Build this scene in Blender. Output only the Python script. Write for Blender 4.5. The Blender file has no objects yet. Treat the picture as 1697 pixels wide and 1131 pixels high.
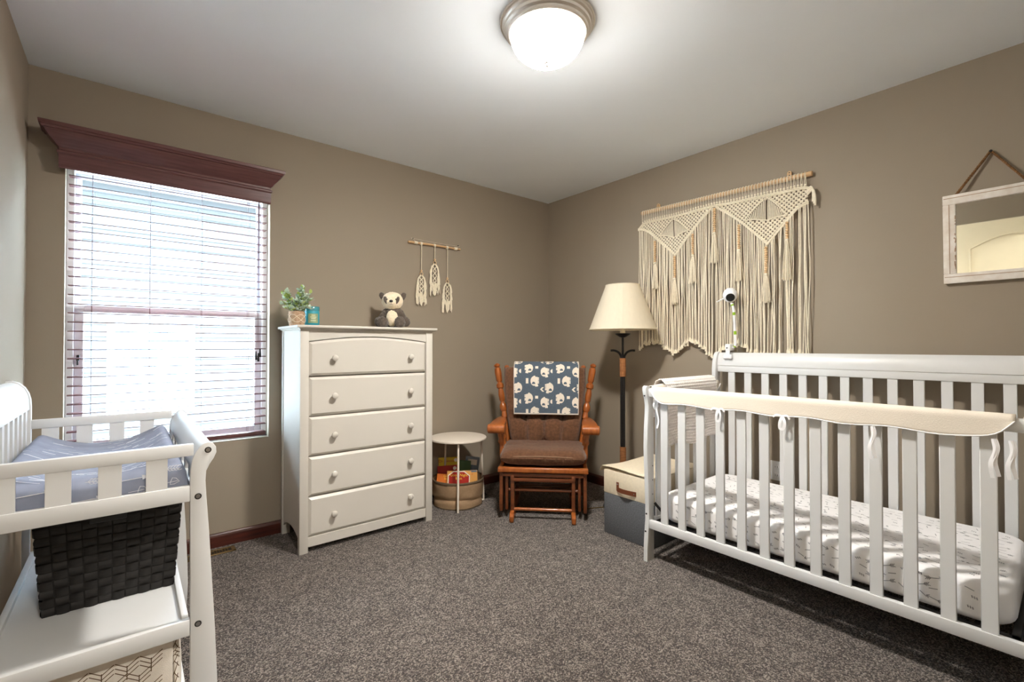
import bpy, bmesh, math, random
from mathutils import Vector, Matrix, noise

# ------------------------------------------------------------------ camera, world, sun, exposure
scene = bpy.context.scene
col = scene.collection
R = math.radians

cam_data = bpy.data.cameras.new('camera')
cam_data.sensor_width = 36.0
cam_data.lens = 771.0 / 1697.0 * 36.0
cam_data.clip_start = 0.02
cam = bpy.data.objects.new('camera', cam_data)
cam.location = (-2.971, -3.085, 1.129)
cam.rotation_euler = (math.pi / 2 + math.atan(8.5 / 771.0), 0, -R(39.46))
col.objects.link(cam)
scene.camera = cam

world = bpy.data.worlds.new('sky')
scene.world = world
world.use_nodes = True
wn = world.node_tree.nodes
wn['Background'].inputs['Color'].default_value = (0.66, 0.84, 1.0, 1)
wn['Background'].inputs['Strength'].default_value = 18.0

sun_d = bpy.data.lights.new('sun', 'SUN')
sun_d.energy = 16.0
sun_d.angle = R(0.6)
sun_d.color = (0.92, 0.96, 1.0)
sun = bpy.data.objects.new('sun', sun_d)
sun.rotation_euler = (R(20), 0, R(-15))      # high, from behind the house
col.objects.link(sun)

portal_d = bpy.data.lights.new('window_portal', 'AREA')   # sampling portal only: emits nothing itself
portal_d.shape = 'RECTANGLE'
portal_d.size, portal_d.size_y = 0.9, 1.42
portal_d.cycles.is_portal = True
portal = bpy.data.objects.new('window_portal', portal_d)
portal.location = (-2.767, 0.13, 1.29)
portal.rotation_euler = (R(-90), 0, 0)
col.objects.link(portal)

vs = scene.view_settings
vs.view_transform = 'Standard'
vs.look = 'None'
vs.gamma = 1.0
vs.exposure = 1.80
vs.use_curve_mapping = False
scene.cycles.use_denoising = True
scene.cycles.max_bounces = 10
scene.cycles.diffuse_bounces = 6
scene.cycles.sample_clamp_indirect = 6.0

LAMP_STRENGTH = 230.0
LAMP_COLOR = (1.0, 0.95, 0.88)
rnd = random.Random(7)

# ------------------------------------------------------------------ helpers: objects
W = {}   # world matrix of every object made here


def tag(o, label=None, cat=None, group=None, kind=None):
    if label: o['label'] = label
    if cat: o['category'] = cat
    if group: o['group'] = group
    if kind: o['kind'] = kind
    return o


def thing(name, label, cat, loc=(0, 0, 0), rotz=0.0, group=None):
    o = bpy.data.objects.new(name, None)
    o.empty_display_size = 0.05
    o.location = loc
    o.rotation_euler = (0, 0, rotz)
    col.objects.link(o)
    W[o] = Matrix.Translation(loc) @ Matrix.Rotation(rotz, 4, 'Z')
    return tag(o, label, cat, group)


def obj(name, bm, material, parent=None, origin=None, smooth=True, angle=40, local=False, kind=None, label=None):
    """link a bmesh as one mesh object. Coordinates are world unless local=True."""
    pw = W[parent] if parent else Matrix.Identity(4)
    if parent is not None:
        base = Matrix.Identity(4)
        if not local:
            bm.transform(pw.inverted())
    else:
        base = Matrix.Translation(origin) if origin else Matrix.Identity(4)
        if origin and not local:
            bm.transform(base.inverted())
    bmesh.ops.recalc_face_normals(bm, faces=bm.faces[:])
    me = bpy.data.meshes.new(name)
    bm.to_mesh(me)
    bm.free()
    if smooth:
        me.polygons.foreach_set('use_smooth', [True] * len(me.polygons))
        me.set_sharp_from_angle(angle=R(angle))
    mats = material if isinstance(material, (list, tuple)) else [material]
    for m in mats:
        me.materials.append(m)
    o = bpy.data.objects.new(name, me)
    o.parent = parent
    if parent is None and origin:
        o.location = origin
    col.objects.link(o)
    W[o] = pw @ base
    if kind: o['kind'] = kind
    if label: o['label'] = label
    return o


def copy_part(src, parent, offset=(0, 0, 0), rot=None):
    o = src.copy()
    o.parent = parent
    o.location = Vector(src.location) + Vector(offset)
    if rot: o.rotation_euler = rot
    col.objects.link(o)
    W[o] = W[parent] @ Matrix.Translation(o.location)
    return o


def B():
    return bmesh.new()


# ------------------------------------------------------------------ helpers: shapes
def box(bm, x0, x1, y0, y1, z0, z1, bev=0.0, seg=2, mi=0):
    r = bmesh.ops.create_cube(bm, size=1.0)
    vs_ = r['verts']
    for v in vs_:
        v.co.x = x0 + (v.co.x + .5) * (x1 - x0)
        v.co.y = y0 + (v.co.y + .5) * (y1 - y0)
        v.co.z = z0 + (v.co.z + .5) * (z1 - z0)
    fs = list({f for v in vs_ for f in v.link_faces})
    for f in fs: f.material_index = mi
    if bev > 0:
        es = list({e for v in vs_ for e in v.link_edges})
        r = bmesh.ops.bevel(bm, geom=es, offset=bev, segments=seg, affect='EDGES', profile=0.5, clamp_overlap=True)
        for f in r['faces']: f.material_index = mi
    return vs_


def obox(bm, center, size, rot=None, bev=0.0, seg=2):
    """box with a rotation matrix"""
    t = bmesh.new()
    sx, sy, sz = size
    box(t, -sx / 2, sx / 2, -sy / 2, sy / 2, -sz / 2, sz / 2, bev, seg)
    m = Matrix.Translation(center)
    if rot is not None: m = m @ rot.to_4x4()
    t.transform(m)
    merge(bm, t)


def merge(bm, other):
    me = bpy.data.meshes.new('tmp')
    other.to_mesh(me)
    other.free()
    bm.from_mesh(me)
    bpy.data.meshes.remove(me)


def ring_frame(d):
    d = d.normalized()
    a = Vector((0, 0, 1)) if abs(d.z) < .9 else Vector((1, 0, 0))
    u = d.cross(a).normalized()
    return u, d.cross(u).normalized()


def tube(bm, pts, rad, sides=8, cap=True, flat=1.0, closed=False):
    pts = [Vector(p) for p in pts]
    n = len(pts)
    rings = []
    pu = None
    for i, p in enumerate(pts):
        if closed:
            d = pts[(i + 1) % n] - pts[i - 1]
        else:
            d = pts[min(i + 1, n - 1)] - pts[max(i - 1, 0)]
        if d.length < 1e-9: d = Vector((0, 0, 1))
        u, w = ring_frame(d)
        if pu is not None:
            dn = d.normalized()
            u2 = (pu - dn * pu.dot(dn))
            if u2.length > 1e-6:
                u = u2.normalized()
                w = dn.cross(u)
        pu = u
        r = rad[i] if isinstance(rad, (list, tuple)) else rad
        rings.append([bm.verts.new(p + u * (r * math.cos(2 * math.pi * k / sides)) + w * (r * flat * math.sin(2 * math.pi * k / sides))) for k in range(sides)])
    m = n if closed else n - 1
    for i in range(m):
        a, b = rings[i], rings[(i + 1) % n]
        for k in range(sides):
            bm.faces.new((a[k], a[(k + 1) % sides], b[(k + 1) % sides], b[k]))
    if cap and not closed:
        bm.faces.new(rings[0][::-1])
        bm.faces.new(rings[-1])


def lathe(bm, prof, center=(0, 0, 0), axis=None, seg=24, cap=True):
    """prof: list of (radius, height); axis: optional rotation matrix"""
    c = Vector(center)
    rings = []
    for r, h in prof:
        if r < 1e-6:
            p = Vector((0, 0, h))
            if axis is not None: p = axis @ p
            rings.append([bm.verts.new(c + p)])
        else:
            ring = []
            for k in range(seg):
                a = 2 * math.pi * k / seg
                p = Vector((r * math.cos(a), r * math.sin(a), h))
                if axis is not None: p = axis @ p
                ring.append(bm.verts.new(c + p))
            rings.append(ring)
    for i in range(len(rings) - 1):
        a, b = rings[i], rings[i + 1]
        for k in range(seg):
            if len(a) == 1 and len(b) == 1: continue
            if len(a) == 1: bm.faces.new((a[0], b[k], b[(k + 1) % seg]))
            elif len(b) == 1: bm.faces.new((a[k], a[(k + 1) % seg], b[0]))
            else: bm.faces.new((a[k], a[(k + 1) % seg], b[(k + 1) % seg], b[k]))
    if cap:
        if len(rings[0]) > 1: bm.faces.new(rings[0][::-1])
        if len(rings[-1]) > 1: bm.faces.new(rings[-1])


def turned(bm, p0, p1, prof, seg=12):
    """turned spindle from p0 to p1; prof: (t 0..1, radius)"""
    p0, p1 = Vector(p0), Vector(p1)
    d = p1 - p0
    rot = d.to_track_quat('Z', 'Y').to_matrix()
    L = d.length
    lathe(bm, [(r, t * L) for t, r in prof], p0, rot, seg)


def prism(bm, pts, axis, a0, a1, bev=0.0):
    """extrude a 2-D outline. axis 'y': pts are (x,z); 'x': (y,z); 'z': (x,y)"""
    t = bmesh.new()

    def mk(p, a):
        if axis == 'y': return (p[0], a, p[1])
        if axis == 'x': return (a, p[0], p[1])
        return (p[0], p[1], a)
    lo = [t.verts.new(mk(p, a0)) for p in pts]
    hi = [t.verts.new(mk(p, a1)) for p in pts]
    n = len(pts)
    for i in range(n):
        t.faces.new((lo[i], lo[(i + 1) % n], hi[(i + 1) % n], hi[i]))
    f0 = t.faces.new(lo[::-1])
    f1 = t.faces.new(hi)
    bmesh.ops.recalc_face_normals(t, faces=t.faces[:])
    if bev > 0:
        es = list(f0.edges) + list(f1.edges)
        bmesh.ops.bevel(t, geom=es, offset=bev, segments=2, affect='EDGES', profile=.5)
    merge(bm, t)


def grid(bm, nu, nv, f, close_u=False, mi=0):
    """surface f(u,v) with u,v in 0..1; returns vertex table"""
    V = [[bm.verts.new(f(i / (nu if close_u else nu - 1), j / (nv - 1))) for j in range(nv)] for i in range(nu)]
    for i in range(nu if close_u else nu - 1):
        for j in range(nv - 1):
            a = V[i]; b = V[(i + 1) % nu]
            fc = bm.faces.new((a[j], b[j], b[j + 1], a[j + 1]))
            fc.material_index = mi
    return V


def sphere(bm, c, r, seg=12, rings=8, sc=(1, 1, 1), rot=None):
    t = bmesh.new()
    bmesh.ops.create_uvsphere(t, u_segments=seg, v_segments=rings, radius=r)
    m = Matrix.Translation(c)
    if rot is not None: m = m @ rot.to_4x4()
    m = m @ Matrix.Diagonal((sc[0], sc[1], sc[2], 1))
    t.transform(m)
    merge(bm, t)


def ribbon(bm, pts, w, up):
    """thin flat band along pts lying on a surface with normal up"""
    pts = [Vector(p) for p in pts]
    up = Vector(up)
    prev = None
    for i, p in enumerate(pts):
        d = pts[min(i + 1, len(pts) - 1)] - pts[max(i - 1, 0)]
        s = d.cross(up)
        if s.length < 1e-9: continue
        s = s.normalized() * (w / 2)
        cur = (bm.verts.new(p - s), bm.verts.new(p + s))
        if prev: bm.faces.new((prev[0], prev[1], cur[1], cur[0]))
        prev = cur


def catmull(pts, n=6):
    P = [Vector(p) for p in pts]
    out = []
    for i in range(len(P) - 1):
        a = P[max(i - 1, 0)]; b = P[i]; c = P[i + 1]; d = P[min(i + 2, len(P) - 1)]
        for k in range(n):
            t = k / n
            out.append(.5 * ((2 * b) + (c - a) * t + (2 * a - 5 * b + 4 * c - d) * t * t + (-a + 3 * b - 3 * c + d) * t ** 3))
    out.append(P[-1])
    return out


def text_bm(body, size, extrude=0.0004):
    cu = bpy.data.curves.new('txt', 'FONT')
    cu.body = body
    cu.size = size
    cu.extrude = extrude
    cu.align_x = 'CENTER'
    cu.align_y = 'CENTER'
    cu.resolution_u = 2
    o = bpy.data.objects.new('txt', cu)
    col.objects.link(o)
    dg = bpy.context.evaluated_depsgraph_get()
    me = bpy.data.meshes.new_from_object(o.evaluated_get(dg))
    bpy.data.objects.remove(o)
    bpy.data.curves.remove(cu)
    bm = bmesh.new()
    bm.from_mesh(me)
    bpy.data.meshes.remove(me)
    return bm


# ------------------------------------------------------------------ helpers: materials
def lin(c):
    def f(v):
        v /= 255.0
        return v / 12.92 if v <= .04045 else ((v + .055) / 1.055) ** 2.4
    return (f(c[0]), f(c[1]), f(c[2]), 1)


def mat(name, c, rough=.5, metal=0.0, var=0.06, scale=12.0, stretch=None, bump=0.0, bscale=None, c2=None, spec=.5, coat=0.0, sheen=0.0):
    """principled material whose colour is a noise mix of two tones of c (or c and c2)"""
    m = bpy.data.materials.new(name)
    m.use_nodes = True
    nt = m.node_tree
    n = nt.nodes
    p = n['Principled BSDF']
    tc = n.new('ShaderNodeTexCoord')
    mp = n.new('ShaderNodeMapping')
    if stretch: mp.inputs['Scale'].default_value = stretch
    nt.links.new(tc.outputs['Object'], mp.inputs['Vector'])
    nz = n.new('ShaderNodeTexNoise')
    nz.inputs['Scale'].default_value = scale
    nz.inputs['Detail'].default_value = 4
    nt.links.new(mp.outputs['Vector'], nz.inputs['Vector'])
    rp = n.new('ShaderNodeValToRGB')
    a = lin(c)
    b = lin(c2) if c2 else tuple(min(1, v * (1 + var)) for v in a[:3]) + (1,)
    a0 = a if c2 else tuple(v * (1 - var) for v in a[:3]) + (1,)
    rp.color_ramp.elements[0].position = .3
    rp.color_ramp.elements[1].position = .7
    rp.color_ramp.elements[0].color = a0
    rp.color_ramp.elements[1].color = b
    nt.links.new(nz.outputs['Fac'], rp.inputs['Fac'])
    nt.links.new(rp.outputs['Color'], p.inputs['Base Color'])
    p.inputs['Roughness'].default_value = rough
    p.inputs['Metallic'].default_value = metal
    p.inputs['Specular IOR Level'].default_value = spec
    if coat: p.inputs['Coat Weight'].default_value = coat
    if sheen: p.inputs['Sheen Weight'].default_value = sheen
    if bump:
        bn = n.new('ShaderNodeTexNoise')
        bn.inputs['Scale'].default_value = bscale or scale * 8
        bn.inputs['Detail'].default_value = 3
        nt.links.new(mp.outputs['Vector'], bn.inputs['Vector'])
        bp = n.new('ShaderNodeBump')
        bp.inputs['Strength'].default_value = bump
        bp.inputs['Distance'].default_value = .002
        nt.links.new(bn.outputs['Fac'], bp.inputs['Height'])
        nt.links.new(bp.outputs['Normal'], p.inputs['Normal'])
    return m


def emit_mat(name, c, strength):
    m = bpy.data.materials.new(name)
    m.use_nodes = True
    p = m.node_tree.nodes['Principled BSDF']
    p.inputs['Base Color'].default_value = (.9, .9, .88, 1)
    p.inputs['Emission Color'].default_value = (*c, 1)
    p.inputs['Emission Strength'].default_value = strength
    p.inputs['Roughness'].default_value = .35
    return m


def glass_mat(name, tint=(1, 1, 1), gloss=.06):
    m = bpy.data.materials.new(name)
    m.use_nodes = True
    nt = m.node_tree
    nt.nodes.clear()
    out = nt.nodes.new('ShaderNodeOutputMaterial')
    mix = nt.nodes.new('ShaderNodeMixShader')
    tr = nt.nodes.new('ShaderNodeBsdfTransparent')
    gl = nt.nodes.new('ShaderNodeBsdfGlossy')
    tr.inputs['Color'].default_value = (*tint, 1)
    gl.inputs['Roughness'].default_value = .02
    mix.inputs['Fac'].default_value = gloss
    nt.links.new(tr.outputs[0], mix.inputs[1])
    nt.links.new(gl.outputs[0], mix.inputs[2])
    nt.links.new(mix.outputs[0], out.inputs[0])
    return m


def carpet_mat():
    m = bpy.data.materials.new('carpet')
    m.use_nodes = True
    nt = m.node_tree
    n = nt.nodes
    p = n['Principled BSDF']
    tc = n.new('ShaderNodeTexCoord')
    # tufts: every cell is one yarn end with its own shade
    wob = n.new('ShaderNodeTexNoise')
    wob.inputs['Scale'].default_value = 120
    nt.links.new(tc.outputs['Object'], wob.inputs['Vector'])
    vm = n.new('ShaderNodeVectorMath'); vm.operation = 'MULTIPLY_ADD'
    nt.links.new(wob.outputs['Color'], vm.inputs[0])
    vm.inputs[1].default_value = (.006, .006, 0)
    nt.links.new(tc.outputs['Object'], vm.inputs[2])
    vo = n.new('ShaderNodeTexVoronoi')
    vo.inputs['Scale'].default_value = 255
    nt.links.new(vm.outputs[0], vo.inputs['Vector'])
    fine = n.new('ShaderNodeMath'); fine.operation = 'SUBTRACT'
    fine.inputs[0].default_value = 1.0
    nt.links.new(vo.outputs['Distance'], fine.inputs[1])
    mid = n.new('ShaderNodeTexNoise')
    mid.inputs['Scale'].default_value = 14
    mid.inputs['Detail'].default_value = 6
    mid.inputs['Roughness'].default_value = .65
    nt.links.new(tc.outputs['Object'], mid.inputs['Vector'])
    sp = n.new('ShaderNodeSeparateXYZ')
    nt.links.new(vo.outputs['Color'], sp.inputs[0])
    ad = n.new('ShaderNodeMath')
    ad.operation = 'MULTIPLY_ADD'
    nt.links.new(mid.outputs['Fac'], ad.inputs[0])
    ad.inputs[1].default_value = .55
    nt.links.new(sp.outputs['X'], ad.inputs[2])
    rp = n.new('ShaderNodeValToRGB')
    e = rp.color_ramp.elements
    e[0].position = .25; e[0].color = lin((50, 43, 40))
    e[1].position = .98; e[1].color = lin((182, 169, 158))
    x = e.new(.60); x.color = lin((90, 79, 72))
    md = n.new('ShaderNodeMath'); md.operation = 'MULTIPLY'
    nt.links.new(ad.outputs[0], md.inputs[0]); md.inputs[1].default_value = .78
    nt.links.new(md.outputs[0], rp.inputs['Fac'])
    nt.links.new(rp.outputs['Color'], p.inputs['Base Color'])
    p.inputs['Roughness'].default_value = .95
    p.inputs['Specular IOR Level'].default_value = .1
    p.inputs['Sheen Weight'].default_value = .15
    bp = n.new('ShaderNodeBump')
    bp.inputs['Strength'].default_value = .9
    bp.inputs['Distance'].default_value = .012
    nt.links.new(fine.outputs[0], bp.inputs['Height'])
    nt.links.new(bp.outputs['Normal'], p.inputs['Normal'])
    return m


def attr_mat(name, ca, cb, rough=.9, bscale=250, bump=.3):
    """two fabric colours chosen by the 'print' attribute of the mesh"""
    m = mat(name, ca, rough, var=.08, scale=120, bump=bump, bscale=bscale, spec=.2)
    nt = m.node_tree
    n = nt.nodes
    p = n['Principled BSDF']
    at = n.new('ShaderNodeAttribute')
    at.attribute_name = 'print'
    mx = n.new('ShaderNodeMix')
    mx.data_type = 'RGBA'
    src = p.inputs['Base Color'].links[0].from_socket
    nt.links.new(at.outputs['Fac'], mx.inputs[0])
    nt.links.new(src, mx.inputs[6])
    mx.inputs[7].default_value = lin(cb)
    nt.links.new(mx.outputs[2], p.inputs['Base Color'])
    return m


def weave_mat(name, c, c2, scale, rough=.9):
    """corduroy / woven stripe fabric"""
    m = mat(name, c, rough, c2=c2, scale=60, spec=.15, sheen=.2)
    nt = m.node_tree
    n = nt.nodes
    p = n['Principled BSDF']
    tc = n.new('ShaderNodeTexCoord')
    wv = n.new('ShaderNodeTexWave')
    wv.inputs['Scale'].default_value = scale
    wv.inputs['Distortion'].default_value = 1.5
    wv.inputs['Detail'].default_value = 2
    nt.links.new(tc.outputs['Object'], wv.inputs['Vector'])
    bp = n.new('ShaderNodeBump')
    bp.inputs['Strength'].default_value = .5
    bp.inputs['Distance'].default_value = .004
    nt.links.new(wv.outputs['Fac'], bp.inputs['Height'])
    nt.links.new(bp.outputs['Normal'], p.inputs['Normal'])
    return m


M = {}
M['wall'] = mat('wall_paint', (152, 140, 124), .75, var=.015, scale=3, bump=.12, bscale=140, spec=.25)
M['ceiling'] = mat('ceiling_paint', (240, 246, 252), .9, var=.01, scale=3, bump=.08, bscale=120, spec=.1)
M['carpet'] = carpet_mat()
M['mahogany'] = mat('mahogany', (106, 68, 66), .35, c2=(84, 50, 49), scale=7, stretch=(1, 14, 14), coat=.15)
M['mahogany_base'] = mat('mahogany_baseboard', (84, 38, 28), .35, c2=(58, 24, 18), scale=7, stretch=(1, 1, 9), coat=.2)
M['slat'] = mat('blind_slat', (96, 60, 62), .3, var=.1, scale=20, stretch=(.5, 8, 8))
M['white'] = mat('white_paint', (216, 217, 217), .38, var=.012, scale=5, spec=.5)
M['dresser'] = mat('dresser_paint', (204, 199, 190), .38, var=.012, scale=5, spec=.5)
M['vinyl'] = mat('white_vinyl', (222, 224, 228), .4, var=.01)
M['glass'] = glass_mat('window_glass', (.97, .99, 1.0))
M['oak'] = mat('honey_oak', (178, 102, 48), .28, c2=(142, 74, 28), scale=10, stretch=(6, 6, 1), coat=.35)
M['oak_dark'] = mat('walnut_stain', (126, 70, 38), .32, c2=(92, 48, 26), scale=10, stretch=(1, 6, 6), coat=.3)
M['corduroy'] = weave_mat('brown_corduroy', (94, 64, 46), (120, 84, 60), 42)
M['piping'] = mat('tan_piping', (140, 112, 88), .8, var=.1)
M['cotton'] = mat('cotton_cord', (238, 228, 206), .95, var=.06, scale=80, bump=.6, bscale=600, spec=.1)
M['dowel'] = mat('pale_dowel', (222, 184, 138), .55, c2=(204, 164, 118), scale=14, stretch=(1, .4, 6))
M['bead'] = mat('wood_bead', (226, 192, 148), .5, var=.08, scale=60)
M['black_metal'] = mat('black_iron', (30, 28, 27), .45, metal=.3, var=.1)
M['jute'] = mat('jute_wrap', (168, 112, 66), .9, c2=(128, 80, 44), scale=30, stretch=(1, 1, 9), bump=.6, bscale=90)
M['shade'] = None
M['nickel'] = mat('brushed_nickel', (214, 206, 196), .45, metal=1.0, var=.05, scale=40, stretch=(1, 1, 12))
M['canvas_cream'] = mat('cream_canvas', (228, 216, 192), .9, var=.05, scale=70, bump=.4, bscale=400, spec=.15)
M['felt_grey'] = mat('grey_felt', (112, 114, 118), .95, c2=(88, 91, 96), scale=160, bump=.5, bscale=300, spec=.1)
M['leather'] = mat('brown_leather', (112, 60, 34), .5, var=.12, scale=40)
M['rattan'] = mat('black_woven', (20, 18, 17), .6, c2=(32, 29, 27), scale=60, stretch=(1, 1, 4), spec=.4)
M['taupe_fabric'] = mat('taupe_fabric', (166, 138, 108), .95, var=.08, scale=90, bump=.5, bscale=400, spec=.1)
M['taupe_band'] = mat('dark_taupe_band', (104, 86, 66), .95, var=.06, scale=90)
M['table_white'] = mat('cream_metal', (226, 216, 202), .45, var=.02)
M['sheet'] = mat('white_sheet', (242, 241, 242), .9, var=.02, scale=20, bump=.06, bscale=25, spec=.15)
M['print_grey'] = mat('grey_print', (172, 172, 176), .9, c2=(132, 132, 138), scale=50, spec=.1)
M['cover'] = mat('cream_quilted_cover', (226, 217, 203), .85, var=.03, scale=300, bump=.35, bscale=260, spec=.2)
M['minky'] = mat('white_minky', (238, 232, 228), .85, var=.03, scale=60, spec=.2, sheen=.4)
M['ribbon'] = mat('white_ribbon', (242, 242, 244), .6, var=.02)
M['pad'] = mat('slate_pad_fabric', (146, 152, 170), .9, c2=(132, 138, 156), scale=20, spec=.15)
M['print_white'] = mat('white_print', (236, 236, 240), .9, var=.02, spec=.1)
M['bin_fabric'] = mat('ivory_bin_fabric', (222, 214, 202), .9, var=.04, scale=80, bump=.3, bscale=400, spec=.1)
M['print_brown'] = mat('brown_line_print', (104, 84, 62), .9, var=.05, spec=.1)
M['burlap'] = mat('burlap', (196, 168, 140), .95, c2=(150, 118, 90), scale=70, bump=.8, bscale=220)
M['leaf'] = mat('sage_leaf', (176, 200, 176), .7, c2=(222, 232, 222), scale=45, spec=.2)
M['leaf_lime'] = mat('lime_leaf', (196, 212, 120), .7, c2=(160, 186, 110), scale=45, spec=.2)
M['stem'] = mat('green_stem', (96, 110, 74), .8)
M['teal_wax'] = mat('teal_wax', (38, 148, 166), .45, var=.05)
M['teal_glass'] = mat('teal_glass', (70, 140, 150), .1, var=.03, spec=.8)
M['label'] = mat('gold_label', (120, 148, 128), .5, c2=(150, 158, 110), scale=30)
M['label_ink'] = mat('label_ink', (220, 220, 190), .6)
M['fur_white'] = mat('cream_plush', (236, 220, 192), 1.0, var=.06, scale=90, bump=1.0, bscale=160, spec=.05, sheen=.3)
M['fur_grey'] = mat('charcoal_plush', (74, 66, 60), 1.0, c2=(104, 94, 86), scale=70, bump=1.0, bscale=130, spec=.05, sheen=.3)
M['black'] = mat('black_plastic', (16, 15, 15), .4, var=.05)
M['white_plastic'] = mat('white_plastic', (236, 236, 238), .3, var=.01)
M['lime_plastic'] = mat('lime_plastic', (150, 192, 40), .4, var=.03)
M['chrome'] = mat('bolt_steel', (170, 170, 170), .3, metal=1.0)
M['distressed'] = mat('distressed_white', (238, 233, 226), .7, c2=(218, 207, 194), scale=16, stretch=(1, 1.5, 1.5), bump=.25, bscale=70)
M['chip'] = mat('worn_wood', (186, 160, 134), .8, c2=(160, 128, 100), scale=30)
M['rope'] = mat('jute_rope', (138, 98, 58), .95, c2=(96, 66, 36), scale=90, bump=.8, bscale=300)
M['brass'] = mat('antique_brass', (120, 98, 62), .45, metal=.6, var=.15)
M['door'] = mat('cream_door', (236, 226, 196), .5, var=.015)
M['siding'] = mat('neighbour_siding', (43, 43, 42), .8, var=.03)  # siding colour darkened to hold down the glare behind the blind slats
M['siding_glass'] = mat('neighbour_glass', (140, 170, 186), .1, var=.03, spec=.8)
M['ground'] = mat('pale_bounce_ground', (206, 206, 200), .9, c2=(190, 190, 184), scale=3)  # unseen ground, made pale to bounce daylight up to the ceiling
M['dome'] = emit_mat('frosted_dome', LAMP_COLOR, LAMP_STRENGTH)
nt = M['dome'].node_tree            # glow weighted to the dome's bottom to keep a hotspot off the ceiling
tcn = nt.nodes.new('ShaderNodeTexCoord'); sep = nt.nodes.new('ShaderNodeSeparateXYZ')
inv = nt.nodes.new('ShaderNodeMath'); inv.operation = 'SUBTRACT'; inv.inputs[0].default_value = 1.0
pw = nt.nodes.new('ShaderNodeMath'); pw.operation = 'POWER'; pw.inputs[1].default_value = 4.0
ma = nt.nodes.new('ShaderNodeMath'); ma.operation = 'MULTIPLY_ADD'
ma.inputs[1].default_value = LAMP_STRENGTH; ma.inputs[2].default_value = 3.0
nt.links.new(tcn.outputs['Generated'], sep.inputs[0]); nt.links.new(sep.outputs['Z'], inv.inputs[1])
nt.links.new(inv.outputs[0], pw.inputs[0]); nt.links.new(pw.outputs[0], ma.inputs[0])
nt.links.new(ma.outputs[0], nt.nodes['Principled BSDF'].inputs['Emission Strength'])
m = bpy.data.materials.new('mirror_glass')
m.use_nodes = True
p = m.node_tree.nodes['Principled BSDF']
p.inputs['Metallic'].default_value = 1.0
p.inputs['Roughness'].default_value = .02
p.inputs['Base Color'].default_value = (.9, .9, .86, 1)
M['mirror'] = m


def shade_mat():
    m = mat('linen_shade', (240, 230, 208), .9, var=.03, scale=60, stretch=(1, 1, .2), bump=.2, bscale=300, spec=.1)
    nt = m.node_tree
    p = nt.nodes['Principled BSDF']
    out = [x for x in nt.nodes if x.type == 'OUTPUT_MATERIAL'][0]
    tl = nt.nodes.new('ShaderNodeBsdfTranslucent')
    tl.inputs['Color'].default_value = lin((240, 228, 200))
    mx = nt.nodes.new('ShaderNodeMixShader')
    mx.inputs['Fac'].default_value = .35
    nt.links.new(p.outputs[0], mx.inputs[1])
    nt.links.new(tl.outputs[0], mx.inputs[2])
    nt.links.new(mx.outputs[0], out.inputs[0])
    return m


M['shade'] = shade_mat()

# ------------------------------------------------------------------ room shell
XC, YD, H = -3.34, -3.15, 2.44           # left wall, door wall, ceiling height
WX0, WX1, WZ0, WZ1 = -3.213, -2.320, 0.585, 2.03   # window opening


def struct(name, bm, m, **k):
    return obj(name, bm, m, kind='structure', smooth=False, **k)


bm = B(); box(bm, XC - .12, .12, -4.6, .12, -.1, 0); struct('floor', bm, M['carpet'])
bm = B(); box(bm, XC - .12, .12, YD - .12, .15, H, H + .12); struct('ceiling', bm, M['ceiling'])
bm = B()
T = .15
box(bm, XC - .12, WX0, 0, T, 0, H)
box(bm, WX1, .12, 0, T, 0, H)
box(bm, WX0, WX1, 0, T, 0, WZ0)
box(bm, WX0, WX1, 0, T, WZ1, H)
struct('wall_back', bm, M['wall'])
bm = B(); box(bm, 0, .12, YD - .12, 0, 0, H); struct('wall_right', bm, M['wall'])
bm = B(); box(bm, XC - .12, XC, YD - .12, 0, 0, H); struct('wall_left', bm, M['wall'])
bm = B()
box(bm, -2.40, .0, YD - .12, YD, 0, H)
box(bm, XC, -3.25, YD - .12, YD, 0, H)
box(bm, -3.25, -2.40, YD - .12, YD, 2.06, H)
struct('wall_front', bm, M['wall'])


def baseboard(name, pts_axis, a0, a1, at):
    # profile (depth from wall, z)
    prof = [(0, 0), (.013, 0), (.013, .058), (.010, .068), (.006, .074), (0, .076)]
    bm = B()
    if pts_axis == 'x':
        prism(bm, [(at - d, z) for d, z in prof], 'x', a0, a1)
    else:
        prism(bm, [(at + d, z) for d, z in prof] if at < -1 else [(at - d, z) for d, z in prof], 'y', a0, a1)
    struct(name, bm, M['mahogany_base'])


baseboard('baseboard_back', 'x', XC, 0, 0)
baseboard('baseboard_right', 'y', YD, -.013, 0)
baseboard('baseboard_left', 'y', -2.3, -.013, XC)

# hall behind the doorway (seen only by the light)
bm = B(); box(bm, XC - .12, .12, -4.72, -4.6, 0, H); struct('wall_hall', bm, M['wall'])
bm = B(); box(bm, XC - .24, XC - .12, -4.72, YD - .12, 0, H); box(bm, .12, .24, -4.72, YD - .12, 0, H); struct('wall_hall_ends', bm, M['wall'])
bm = B(); box(bm, XC - .24, .24, -4.72, YD - .12, H, H + .12); struct('ceiling_hall', bm, M['ceiling'])

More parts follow.
